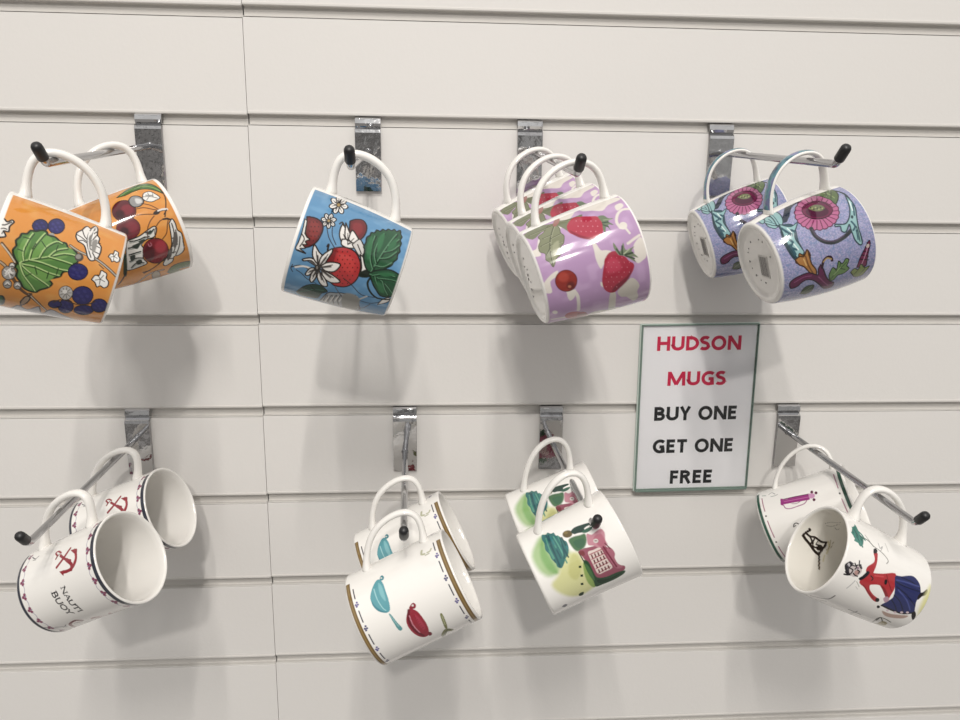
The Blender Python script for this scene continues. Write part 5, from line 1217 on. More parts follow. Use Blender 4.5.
["L","6E1C2C",0.8,0.13,[861,557,900,556]],
["L","6E1C2C",0.8,0.13,[863,585,901,585]],
["L","3A1820",0.67,0.13,[557,415,707,422,936,432]],
["P","8A3038",0,0.4,[545,413,564,455,617,452,608,424]],
["P","2A5234",0,0.67,[671,419,706,453,849,455,952,466,1002,538,1007,628,1033,698,1087,674,1113,579,1106,489,1089,424,972,424,816,411]],
["P","4A7C44",0,0.67,[707,422,791,442,971,439,925,420,791,411]],
["P","1C3C26",0,0.53,[983,452,1054,559,1044,666,1081,584,1076,479]],
["S","1E3A26",0,0.13,[701,367,711,387,738,380,726,360]],
["S","1E3A26",0,0.13,[811,348,822,369,852,362,838,342]],
["S","1E3A26",0,0.13,[919,321,931,343,966,336,950,315]],
["P","26401E",0,0.27,[1089,267,1068,290,1082,314,1133,302,1129,272]],
["P","8A8A90",0,0.4,[1180,99,1153,131,1197,148,1231,121]]],"trumpet":[["S","B03490",0,0.0,[390,265,403,288,430,291,440,396,460,540,454,550,553,547,556,530,528,398,505,285,523,276,499,252]],
["L","7A1C62",0.8,0.0,[419,293,438,414,465,539]],
["L","D870B8",0.53,0.0,[463,295,489,422,511,539]],
["P","E0A0CC",0,0.27,[469,550,469,578,499,606,546,592,538,548]],
["L","B878A0",0.67,0.0,[507,279,568,289,599,331,597,418,590,480,558,512]],
["L","8A3470",0.4,0.0,[533,362,552,402,542,447]],
["P","6A2848",0,0.0,[458,600,473,593,475,582,462,573,443,572,427,579,426,590,439,599]],
["P","6A2848",0,0.0,[493,637,506,629,508,618,496,610,478,609,463,616,462,627,474,636]],
["P","6A2848",0,0.0,[583,597,596,590,598,579,587,570,570,570,556,577,555,588,566,596]],
["L","9A9A98",0.53,0.0,[217,152,188,185,258,219]],
["L","9A9A98",0.53,0.0,[285,172,293,217,282,245]],
["L","3A3A3A",0.67,0.0,[869,301,833,314,824,341,852,360]],
["L","3A3A3A",0.53,0.0,[863,312,854,327]]],"fox":[["P","2E8070",0,0.4,[3301,894,3359,847,3258,828,3213,788,3109,797,3142,834,3138,878,3203,880,3220,908]],
["L","1C5A50",0.8,0.13,[3294,886,3221,850,3179,807]],
["L","1C5A50",0.8,0.13,[3236,901,3192,860,3100,814]],
["L","1C5A50",0.8,0.13,[3344,850,3258,828]],
["L","1C5A50",0.8,0.13,[3176,887,3137,842]],
["L","1C5A50",0.8,0.13,[3233,831,3207,779]],
["L","3A9080",1.2,0.13,[3301,894,3205,877,3148,860]],
["L","3A9080",1.2,0.13,[3362,855,3275,839,3169,825,3099,797]],
["L","3A9080",1.2,0.13,[3220,908,3172,875]],
["L","3A9080",1.2,0.13,[3134,878,3131,833]],
["L","3A9080",1.2,0.13,[3280,831,3253,799,3201,771]],
["L","3A9080",1.2,0.13,[3170,861,3105,823]],
["L","5A6A58",0.67,0.0,[3220,796,3218,743,3188,699,3168,678]],
["L","7A7A70",0.4,0.0,[3276,763,3212,716]],
["L","8A8A80",0.53,0.0,[3171,673,3153,610,3121,554,3079,515,3036,529]],
["L","9A9A98",0.4,0.0,[3248,622,3187,608,3229,578,3159,600]],
["L","B8B8B0",0.4,0.27,[3302,539,3198,516]],
["P","C8202C",0,0.13,[3093,677,3110,636,3047,629,2975,627,2869,631,2849,625,2835,691,2857,709,2906,704,2978,660,3030,658]],
["P","C8202C",0,0.13,[2709,716,2794,688,2860,685,2864,629,2906,538,2974,422,2884,393,2804,378,2735,377,2663,374,2631,384,2695,445,2756,501,2758,538,2738,579,2712,607,2660,581,2621,521,2602,468,2552,448,2554,495,2608,580,2658,643,2676,693]],
["P","9A1420",0,0.53,[2766,524,2755,464,2678,391,2648,397,2724,477]],
["L","8A101C",0.53,0.13,[2909,502,2845,463,2752,389]],
["L","E84850",0.8,0.27,[2840,607,2873,527]],
["L","8A101C",0.53,0.13,[2682,664,2617,567,2581,498]],
["P","1A1418",0,0.13,[3135,678,3159,655,3137,637,3099,648,3087,676]],
["P","1A1418",0,0.13,[2592,441,2580,437,2568,436,2558,440,2553,447,2553,457,2559,467,2569,475,2581,479,2592,480,2602,475,2607,468,2607,458,2602,449]],
["P","14121A",0,0.0,[2507,385,2496,380,2486,379,2478,381,2474,386,2474,394,2479,402,2487,409,2497,413,2507,414,2514,412,2519,406,2519,399,2515,391]],
["P","1A1A24",0,0.13,[2731,737,2777,717,2830,701,2856,693,2850,665,2802,673,2746,694,2716,716]],
["L","28282E",0.67,0.0,[2819,644,2803,614,2775,617]],
["P","1A1418",0,0.13,[2833,470,2818,469,2806,470,2797,474,2795,481,2800,488,2810,495,2824,499,2838,501,2851,498,2859,494,2861,488,2857,480,2847,475]],
["P","26306E",0,0.13,[2931,416,2975,351,3041,248,3030,188,2980,141,2906,115,2839,93,2778,118,2680,91,2616,67,2579,112,2542,166,2527,231,2530,307,2530,380,2553,391,2629,365,2727,350]],
["L","141C48",0.8,0.4,[2884,393,2877,288,2902,123]],
["L","141C48",0.8,0.4,[2833,366,2792,238,2710,106]],
["L","141C48",0.8,0.4,[2727,350,2681,262,2563,159]],
["L","141C48",0.8,0.4,[2657,342,2604,276,2536,218]],
["L","141C48",0.8,0.4,[2961,348,2970,236,2941,133]],
["L","4A56A0",0.8,0.53,[2906,390,2933,284,2955,146]],
["L","4A56A0",0.8,0.53,[2805,337,2735,213,2632,123]],
["L","141420",1.2,0.0,[2536,385,2530,307,2532,215,2547,150,2612,74]],
["P","C8A0B0",0,0.53,[2633,422,2674,398,2644,363,2591,380]],
["P","E8D0D8",0,0.27,[2508,286,2501,284,2494,284,2487,286,2483,291,2482,297,2485,303,2490,308,2497,311,2505,311,2511,309,2515,304,2516,297,2514,291]],
["P","E8D0D8",0,0.27,[2524,213,2517,210,2510,210,2503,213,2499,218,2499,224,2501,230,2506,235,2513,238,2521,238,2527,235,2531,230,2532,224,2529,218]],
["P","E8D0D8",0,0.27,[2562,161,2555,158,2548,159,2542,162,2538,167,2538,173,2540,180,2545,184,2552,187,2559,186,2565,183,2569,178,2569,171,2567,165]],
["P","E8D0D8",0,0.27,[2594,113,2588,112,2581,112,2575,115,2571,121,2571,128,2573,133,2578,138,2584,140,2591,139,2597,136,2601,131,2601,124,2599,118]],
["P","C8A898",0,1.07,[2461,334,2468,250,2518,151,2546,93,2479,108,2421,183,2401,262]],
["P","1A1418",0,0.13,[2883,117,2917,88,2972,57,2946,44,2896,52,2853,88,2800,107,2821,125]],
["P","1A1418",0,0.13,[2598,85,2642,71,2588,31,2514,17,2529,45]],
["P","2A2A30",0,0.27,[2804,914,2844,900,2873,875,2845,843,2786,834,2740,797,2715,839,2745,883]],
["P","C8C4C8",0,0.27,[2831,867,2821,865,2812,866,2805,868,2802,874,2804,880,2809,885,2818,890,2828,893,2837,892,2844,889,2847,884,2845,878,2840,872]],
["L","1A1A20",1.07,0.13,[2703,876,2727,827,2810,792]],
["L","3A3A40",1.07,0.27,[2787,869,2834,817,2884,773]],
["P","D4C8C6",0,0.4,[2797,860,2855,825,2868,773,2828,742,2764,751,2719,788,2740,836]],
["P","C49890",0,0.53,[2793,803,2814,779,2788,755,2752,771,2760,795]],
["L","221C22",0.8,0.13,[2797,860,2792,823,2752,824]],
["L","221C22",0.8,0.13,[2873,831,2842,803,2811,809]],
["L","221C22",0.8,0.13,[2923,797,2877,786,2848,756]],
["L","221C22",0.8,0.13,[2815,784,2808,759,2783,763]],
["L","221C22",0.8,0.13,[2758,805,2745,782,2747,757]],
["L","221C22",0.8,0.13,[2843,847,2845,821,2870,799]],
["L","221C22",0.8,0.13,[2736,879,2725,852,2742,824]],
["L","4A4650",0.67,0.13,[2814,897,2802,872,2771,874]],
["L","4A4650",0.67,0.13,[2884,773,2855,751]],
["L","4A4650",0.67,0.13,[2866,881,2861,845]],
["P","8A6A80",0,0.27,[2844,777,2839,777,2834,778,2829,782,2827,786,2826,791,2828,795,2832,798,2838,799,2843,797,2847,794,2850,789,2850,784,2848,780]],
["L","B8B8B8",0.53,0.4,[2554,772,2617,763,2685,754]],
["L","C8C8C4",0.4,0.27,[2624,714,2604,685]],
["L","A8B0A0",0.4,0.27,[2685,736,2641,687]],
["P","ECE8A0",0,5.33,[2843,65,3043,32,2930,-8,2751,-30,2577,-23,2656,41]],
["L","3A3A38",0.71,0.36,[2126,894,2189,836,2262,786,2380,790]],
["L","8A8A84",0.71,0.53,[2065,810,2181,759]],
["L","2A2A28",0.71,0.18,[2223,546,2225,499,2222,412]],
["L","2A2A28",0.53,0.18,[2136,466,2271,480]],
["L","4A4430",0.71,0.18,[2018,176,2293,276,2348,239,2320,146]],
["L","2A2A20",0.71,0.18,[2226,244,2340,270,2248,185]],
["P","A89860",0,0.71,[2042,153,2266,209,2263,146,2099,103]]],"fox_in":[["L","2A1C14",1.5,0.11,[844,835,812,825,803,838]],
["L","2A1C14",2.0,0.11,[818,823,875,845,929,854]],
["L","2A1C14",2.17,0.11,[929,854,965,807,1003,745,1063,669,1078,624]],
["L","2A1C14",1.67,0.11,[875,845,899,786,879,737,899,656,875,606]],
["L","2A1C14",1.83,0.11,[875,606,941,599,1014,609,1083,615]],
["L","2A1C14",1.17,0.11,[899,786,954,739,1003,745]],
["L","2A1C14",1.17,0.11,[879,737,1004,712,1001,657]],
["L","2A1C14",1.0,0.11,[920,688,965,686,951,632]],
["L","2A1C14",3.67,0.11,[997,650,987,618]],
["L","2A1C14",1.33,0.11,[1056,622,1145,597,1268,576]],
["L","8A6A3A",0.56,0.22,[1164,593,1276,573]],
["L","E8DCA8",1.0,0.89,[853,593,921,554,1018,546]],
["L","E8DCA8",0.78,0.89,[1058,558,1139,552]],
["L","B8A060",0.44,0.33,[818,581,920,551,973,563]],
["L","A89058",0.33,0.33,[819,548,929,532]],
["L","9A9A94",0.33,0.33,[613,754,543,730,493,680,450,673]],
["L","8A8A84",0.33,0.33,[636,725,603,679,506,656]],
["L","8A8A84",0.33,0.22,[604,647,621,613,581,612]]]}
ZN = 190
def srgb(h):
    c = np.array([int(h[i:i+2], 16)/255 for i in (0, 2, 4)]); c = np.where(c <= .04045, c/12.92, ((c+.055)/1.055)**2.4)
    g = c@[.3, .59, .11]; c = c*.87+g*.13; return c*(.72+.14*c.min())
class Canvas:
    def __init__(s, T, inner=False):
        s.T = T; s.R = (mug_radius(T, T[0]/2)-(.003 if inner else 0))*1000; s.k = s.R*PI/180
        if inner: z = np.linspace(T[0]-.002, .012, 90)*1000
        else: z = np.linspace(.0022, T[0]-.0012, ZN)*1000
        s.z = z; s.a = np.arange(NU)*360/NU; s.img = np.zeros((len(z), NU, 3)); s.img[:] = WHITE
        s.px = .30; s.zs = z; s.asc = z[1] > z[0]
    def region(s, P, m):
        x0, x1 = P[:, 0].min()-m/s.k, P[:, 0].max()+m/s.k; y0, y1 = P[:, 1].min()-m, P[:, 1].max()+m
        ia = np.arange(int(math.floor(x0/360*NU)), int(math.ceil(x1/360*NU))+1)
        iz = np.where((s.zs >= y0) & (s.zs <= y1))[0]
        return ia, iz
    def put(s, ia, iz, cov, col):
        J = ia % NU; sub = s.img[np.ix_(iz, J)]; s.img[np.ix_(iz, J)] = sub*(1-cov[..., None])+col*cov[..., None]
    def dist(s, ia, iz, P, closed):
        X, Z = np.meshgrid(ia*360/NU*s.k, s.zs[iz]); Q = P*[s.k, 1]
        A = Q if closed else Q[:-1]; B = np.roll(Q, -1, 0) if closed else Q[1:]
        D = np.full(X.shape, 1e9); ins = np.zeros(X.shape, bool)
        for a, b in zip(A, B):
            d = b-a; L2 = d@d+1e-12; t = np.clip(((X-a[0])*d[0]+(Z-a[1])*d[1])/L2, 0, 1)
            D = np.minimum(D, (X-a[0]-t*d[0])**2+(Z-a[1]-t*d[1])**2)
            if closed and a[1] != b[1]:
                c = ((a[1] > Z) != (b[1] > Z)) & (X < (b[0]-a[0])*(Z-a[1])/(b[1]-a[1])+a[0]); ins ^= c
        D = np.sqrt(D); return np.where(ins, -D, D) if closed else D
    def poly(s, col, P, blur=0, alpha=1):
        P = np.array(P, float); ia, iz = s.region(P, .6+blur)
        if len(iz) == 0 or len(ia) == 0: return
        w = s.px+blur; c = np.clip(.5-s.dist(ia, iz, P, True)/w, 0, 1); c = c*c*(3-2*c)
        s.put(ia, iz, c*alpha, srgb(col) if isinstance(col, str) else col)
    def line(s, col, w, P, blur=0, alpha=1):
        P = np.array(P, float)
        if len(P) < 2: return
        ia, iz = s.region(P, w/2+.6+blur)
        if len(iz) == 0 or len(ia) == 0: return
        f = s.px+blur; c = np.clip(.5-(s.dist(ia, iz, P, False)-w/2)/f, 0, 1)*min(1, w/.32)
        s.put(ia, iz, c*alpha, srgb(col) if isinstance(col, str) else col)
def smooth_pts(P, closed, k=4):
    P = np.array(P, float); n = len(P)
    if n < 3: return P
    out = []; rng = range(n if closed else n-1)
    for i in rng:
        g = lambda j: P[j % n] if closed else P[min(max(j, 0), n-1)]
        a, b, c, d = g(i-1), g(i), g(i+1), g(i+2)
        for q in range(k):
            t = q/k; out.append(.5*((2*b)+(-a+c)*t+(2*a-5*b+4*c-d)*t*t+(-a+3*b-3*c+d)*t**3))
    if not closed: out.append(P[-1])
    return np.array(out)
def play(cv, ops, da=0, sub=1):
    for t, col, w, bl, f in ops:
        P = np.array(f, float).reshape(-1, 2)/10; P[:, 0] += da
        if t == 'P': cv.poly(col, smooth_pts(P, True, 3), bl)
        elif t == 'S': cv.poly(col, P, bl)
        else:
            cl = len(P) > 3 and abs(P[0]-P[-1]).max() < .01
            cv.line(col, w*(1.25 if w > 1.6 else 1.45), smooth_pts(P, False, 3), bl)
def noise2(nz, na, seed, sc):
    r = np.random.RandomState(seed); hz = max(2, int(nz/sc)); ha = max(2, int(na/sc)); g = r.rand(hz+2, ha)
    z = np.linspace(0, hz, nz); a = np.arange(na)*ha/na; iz = z.astype(int); ia = a.astype(int); fz = (z-iz)[:, None]; fa = (a-ia)[None]
    fz = fz*fz*(3-2*fz); fa = fa*fa*(3-2*fa); j = (ia+1) % ha
    return (g[iz][:, ia]*(1-fz)*(1-fa)+g[iz+1][:, ia]*fz*(1-fa)+g[iz][:, j]*(1-fz)*fa+g[iz+1][:, j]*fz*fa)
def ground(cv, col, a0, a1, z0, z1, mott=None):
    A = cv.a[None]; Z = cv.z[:, None]; k = cv.k
    d = np.minimum(np.minimum((A-a0)*k, (a1-A)*k), np.minimum(Z-z0, z1-Z)); c = np.clip(.5+d/.35, 0, 1)[..., None]
    base = np.ones(cv.img.shape)*srgb(col)
    if mott is not None:
        for col2, sc, amt, seed in mott:
            n = noise2(len(cv.z), NU, seed, sc); base = base+(srgb(col2)-base)*(np.clip((n-.5)*4*amt, 0, 1))[..., None]
    cv.img = cv.img*(1-c)+base*c
LET = {'N': [[(.1, 0), (.1, 1)], [(.1, 1), (.8, 0)], [(.8, 0), (.8, 1)]], 'A': [[(0, 0), (.4, 1)], [(.4, 1), (.8, 0)], [(.16, .36), (.64, .36)]],
    'U': [[(.12, 1), (.12, .3), (.25, .05), (.5, 0), (.7, .1), (.78, .3), (.78, 1)]], 'T': [[(0, 1), (.76, 1)], [(.38, 1), (.38, 0)], [(0, 1), (0, .82)], [(.76, 1), (.76, .82)]],
    'I': [[(.2, 0), (.2, 1)]], 'B': [[(.12, 0), (.12, 1)], [(.12, 1), (.5, 1), (.62, .78), (.5, .54), (.12, .54)], [(.5, .54), (.7, .28), (.52, 0), (.12, 0)]],
    'O': [[(.45, 0), (.12, .2), (.05, .5), (.12, .8), (.45, 1), (.78, .8), (.85, .5), (.78, .2), (.45, 0)]], 'Y': [[(0, 1), (.38, .5), (.38, 0)], [(.76, 1), (.38, .5)]]}
SER = {'N': [(.1, 0), (.8, 1), (.06, 1)], 'A': [(0, 0), (.8, 0)], 'U': [(.12, 1), (.78, 1)], 'T': [(.38, 0)], 'I': [(.2, 0), (.2, 1)], 'B': [(.06, 0), (.06, 1)], 'O': [], 'Y': [(0, 1), (.76, 1), (.38, 0)]}
ADV = {'N': .98, 'A': .86, 'U': .96, 'T': .84, 'I': .46, 'B': .84, 'O': .98, 'Y': .86}
def word(cv, s, a0, a1, z0, z1, slope=0, col='2A2A2E'):
    tot = sum(ADV[c] for c in s); x = 0
    for c in s:
        m = lambda p: (a0+(a1-a0)*(x+p[0])/tot, z0+(z1-z0)*p[1]+slope*(x+p[0])/tot)
        for q, pl in enumerate(LET[c]):
            thick = .65 if (c in 'NA' and q == 0 and c == 'A') or (c == 'N' and q != 1) or q == 2 and c == 'A' else 1.15
            cv.line(col, thick, smooth_pts([m(p) for p in pl], False, 3) if c in 'UBO' and len(pl) > 3 else [m(p) for p in pl])
        for p in SER[c]: cv.line(col, .45, [m((p[0]-.14, p[1])), m((p[0]+.14, p[1]))])
        x += ADV[c]
def band(cv, col, z0, z1, a0=16, a1=344, blur=0): cv.poly(col, [(a, z0) for a in np.linspace(a0, a1, 5)]+[(a, z1) for a in np.linspace(a1, a0, 5)], blur)
def sprig(cv, a, z, up, c1='9A4468', c2='5E3A86'):
    k = 1/cv.k
    for dx, dz, r in ((-1.7, 0, 1.5), (1.7, 0, 1.5), (0, up*1.9, 1.4)):
        cv.poly(c1, [(a+(dx+r*math.cos(t))*k, z+dz+r*math.sin(t)) for t in np.linspace(0, 2*PI, 9)[:-1]], .2)
    cv.line(c2, .5, [(a-.3*k, z-up*1.6), (a, z+up*.3)]); cv.poly(c2, [(a+.45*k*math.cos(t), z+.45*math.sin(t)) for t in np.linspace(0, 2*PI, 7)[:-1]])
def ART(kind):
    T = SHAPE[kind]; cv = Canvas(T); H = T[0]*1000; inner = None
    if kind == 'orange':
        ground(cv, 'F39A1C', 16, 344, 1.8, H-3.2, [('F6A83A', 14, .5, 3)]); play(cv, OPS['orange'])
        cv.line('4E3018', 1.0, [(176, 70), (184, 55), (178, 35), (186, 10)]); clip_print(cv, 16, 344, 1.8, H-3.2)
    elif kind == 'blue':
        ground(cv, '5E9CCB', 16, 344, 1.8, H-2.4, [('6FAAD6', 12, .6, 5)]); play(cv, OPS['blue'])
        play(cv, OPS['blue'], -170); clip_print(cv, 16, 344, 1.8, H-2.4)
    elif kind == 'lilac':
        ground(cv, 'C29AC8', 16, 344, 1.2, H-1.6, [('CCA6D2', 16, .7, 7)]); play(cv, OPS['lilac']); play(cv, OPS['lilac'], 160)
        clip_print(cv, 16, 344, 1.2, H-1.6)
    elif kind == 'scroll':
        ground(cv, '9094BE', 8, 352, 1.4, H-1.3, [('A9A6D6', 2.2, .9, 2), ('7E93C0', 3.1, .8, 4), ('B7B2D4', 1.6, .6, 9)])
        n = noise2(len(cv.z), NU, 21, 5); m = np.exp(-((n-.5)/.03)**2)[..., None]*.35
        inside = (np.abs(cv.img-WHITE).sum(2) > .2)[..., None]; cv.img = cv.img*(1-m*inside)+srgb('C4C2E2')*m*inside
        play(cv, OPS['scroll']); play(cv, OPS['scroll'], 165); clip_print(cv, 8, 352, 1.4, H-1.3)
    elif kind == 'anchor':
        for da in (0, 110, 190): play(cv, OPS['anchor'], da)
        word(cv, 'NAUTI', 80, 121, 46.8, 51.2, -1.0); word(cv, 'BUOY', 81.5, 119, 35.9, 41.0, .2)
        for z0, z1, zs, up, n0 in ((.3, 4.5, 8.6, -1, 19), (H-4.6, H-1.0, H-7.8, 1, 15)):
            band(cv, '3A3E4C', z0, z1, 12, 348)
            for i in range(18): sprig(cv, n0+i*18.2, zs, up)
            for i in range(17): cv.line('9C92B4', .5, smooth_pts([(n0+i*18.2+4, zs-up*.4), (n0+i*18.2+9, zs-up*1.2), (n0+i*18.2+14, zs-up*.4)], False), .1)
    elif kind == 'pans':
        play(cv, OPS['pans']); play(cv, OPS['pans'], 170)
        for z0, z1, zs, n0 in ((1.5, 5.2, 7.6, 23), (H-5.6, H-2.0, H-8.4, 12)):
            band(cv, '84662E', z0, z1, 18, 342); band(cv, 'A88A4C', (z0+z1)/2-.4, (z0+z1)/2+.5, 18, 342, .8)
            a = n0
            while a < 336:
                cv.line('2C2C44', 1.1, [(a+7, zs), (a+20, zs)])
                for dx, dz in ((-1.6, .5), (1.6, -.5), (0, -.9), (.4, .9)): cv.poly('3A3878' if i_odd(a) else '584CA0', [(a+27.6+(dx+.9*math.cos(t))/cv.k, zs+dz+.9*math.sin(t)) for t in np.linspace(0, 2*PI, 8)[:-1]], .15)
                a += 28.6
    elif kind == 'house': play(cv, OPS['house']); play(cv, OPS['house'], 185)
    elif kind == 'trumpet':
        play(cv, OPS['trumpet']); play(cv, OPS['trumpet'], 150)
        for z0, z1, zs in ((1.5, 4.6, 7.6), (H-5.6, H-2.4, H-8.8)):
            band(cv, '2A5C48', z0, z1, 10, 350)
            a = 22
            while a < 335:
                cv.line('B0507C', .9, [(a+4, zs), (a+30, zs+.3)], .1); cv.poly('4A4A44', [(a+38+1.1*math.cos(t)/cv.k, zs+.9*math.sin(t)) for t in np.linspace(0, 2*PI, 8)[:-1]]); a += 42
        cv.line('2A7A5A', .8, [(19, 8), (22, 12)])
    elif kind == 'fox':
        play(cv, OPS['fox'])
        ci = Canvas(T, True); ci.img[:] = np.array(WHITE)*[1, .99, .95]; play(ci, OPS['fox_in']); inner = ci.img
    return cv.img, inner
def i_odd(a): return int(a/28.6) % 2
def clip_print(cv, a0, a1, z0, z1):
    A = cv.a[None]; Z = cv.z[:, None]; d = np.minimum(np.minimum((A-a0)*cv.k, (a1-A)*cv.k), np.minimum(Z-z0, z1-Z)); c = np.clip(.5+d/.35, 0, 1)[..., None]
    cv.img = np.array(WHITE)*(1-c)+cv.img*c

HOOK_LABELS = {
    1: 'chrome hook at upper left carrying the two orange fruit mugs',
    2: 'chrome hook carrying the single blue strawberry mug',
    3: 'chrome hook carrying the three lilac strawberry mugs',
    4: 'chrome hook at upper right carrying the two blue scroll-patterned mugs',
    5: 'chrome hook at lower left carrying the two red anchor mugs',
    6: 'chrome hook carrying the two white mugs with printed pans',
    7: 'chrome hook left of the sign carrying the two cottage garden mugs',
    8: 'chrome hook at lower right carrying the trumpet mug and the dancing figure mug'}

for n_, (A_, B_) in BARS.items():
    hook_along(A_, B_, HOOK_LABELS[n_])
MUGS = [('orange', '1a', 'orange fruit mug nearest the camera, green leaf and dark berries showing', 'orange fruit mugs'),
    ('orange', '1b', 'orange fruit mug behind, dark red cherries showing', 'orange fruit mugs'),
    ('blue', '2', 'sky blue mug with strawberries and green leaves hanging alone', None),
    ('lilac', '3c', 'lilac strawberry mug at the front of the row of three', 'lilac strawberry mugs'),
    ('lilac', '3b', 'lilac strawberry mug in the middle of the row of three', 'lilac strawberry mugs'),
    ('lilac', '3a', 'lilac strawberry mug nearest the wall in the row of three', 'lilac strawberry mugs'),
    ('scroll', '4b', 'blue scroll and flower mug in front with a barcode on its base', 'blue scroll-patterned mugs'),
    ('scroll', '4a', 'blue scroll and flower mug behind, close to the wall', 'blue scroll-patterned mugs'),
    ('anchor', '5b', 'white mug in front with red anchor and the words NAUTI BUOY', 'red anchor mugs'),
    ('anchor', '5a', 'white anchor mug behind, near the wall, its lettering hidden', 'red anchor mugs'),
    ('pans', '6b', 'white mug in front printed with a teal pan and a red pan', 'gold-banded pan mugs'),
    ('pans', '6a', 'white pan mug behind with only its teal pan visible', 'gold-banded pan mugs'),
    ('house', '7b', 'white mug in front painted with a pink house and green tree', 'cottage garden mugs'),
    ('house', '7a', 'white cottage garden mug behind, its painting half covered', 'cottage garden mugs'),
    ('trumpet', '8a', 'white mug with a magenta trumpet and dark green bands', None),
    ('fox', '8b', 'white mug with a figure in red jacket and blue skirt, rim facing left', None)]
MESH = {}; BUILT = {}
for kind, key, label, group in MUGS:
    T = SHAPE[kind]
    if kind not in MESH:
        H = {'scroll': (.0022, .0056, .3), 'anchor': (.0031, .0043, .5), 'fox': (.0030, .0048, .7), 'trumpet': (.0022, .0036, .5), 'lilac': (.0026, .0052, .45), 'orange': (.0032, .0048, .5), 'blue': (.0032, .0048, .5), 'pans': (.0028, .0042, .5)}.get(kind, (.0026, .0040, .5))
        MESH[kind] = (mug_body('body', T, *ART(kind)), mug_handle('handle', T, *H, printed=kind == 'scroll'))
    BUILT[key] = build_mug(POSE[key], *MESH[kind], label, group)
# stamps and a barcode sticker under the feet (mug 7 of the list is the front scroll mug)
M_STAMP = mat('grey_stamp', (.16, .15, .15), .5); M_STICK = mat('sticker', (.60, .58, .55), .5)
def stamp(t, T, dots, bars, zz=.00165):
    bm = bmesh.new()
    for x, y, r in dots:
        vs = [bm.verts.new((x+r*math.cos(a), y+r*math.sin(a), zz)) for a in np.linspace(0, 2*PI, 9)[:-1]]
        f = bm.faces.new(vs); g = bmesh.ops.extrude_face_region(bm, geom=[f])
        for v in g['geom']:
            if isinstance(v, bmesh.types.BMVert): v.co.z += .0003
    obj('backstamp', bm, M_STAMP, t)
    if bars:
        x0, y0, x1, y1 = bars
        bm = bmesh.new(); box(bm, x0, x1, y0, y1, zz-.0001, zz+.0003); s = obj('barcode_sticker', bm, M_STICK, t); s['label'] = 'grey barcode sticker'
        bm = bmesh.new(); y = y0+.001; rr = random.Random(4)
        while y < y1-.0015:
            w_ = rr.choice((.0004, .0007, .0011)); box(bm, x0+.0012, x1-.0012, y, y+w_, zz-.0002, zz); y += w_+rr.choice((.0005, .0008))
        obj('bars', bm, M_STAMP, s)
RING = [(.0171, -.0098, .0008), (.0105, -.0153, .0006), (.0210, .0045, .0006), (.0197, .0099, .0006), (-.0012, -.0174, .0010), (-.0070, -.0153, .0006), (-.0126, -.0104, .0010), (-.0168, .0034, .0008), (.0068, -.0176, .0006), (-.0160, -.0040, .0005), (.0081, .0182, .0006)]
for k_ in ('4b', '4a'): stamp(BUILT[k_], SHAPE['scroll'], RING, (-.0115, -.0010, .0075, .0125))
for k_ in ('3b', '3a', '3c'): stamp(BUILT[k_], SHAPE['lilac'], [(.0148, -.0154, .0008), (.0079, -.0200, .0007), (.0012, -.0163, .0011), (-.0022, -.0177, .0012), (-.0107, -.0162, .0012), (-.0165, -.0175, .0008), (-.004, -.012, .0007), (.006, -.013, .0007)], (-.012, .0, .008, .012) if k_ == '3b' else None)


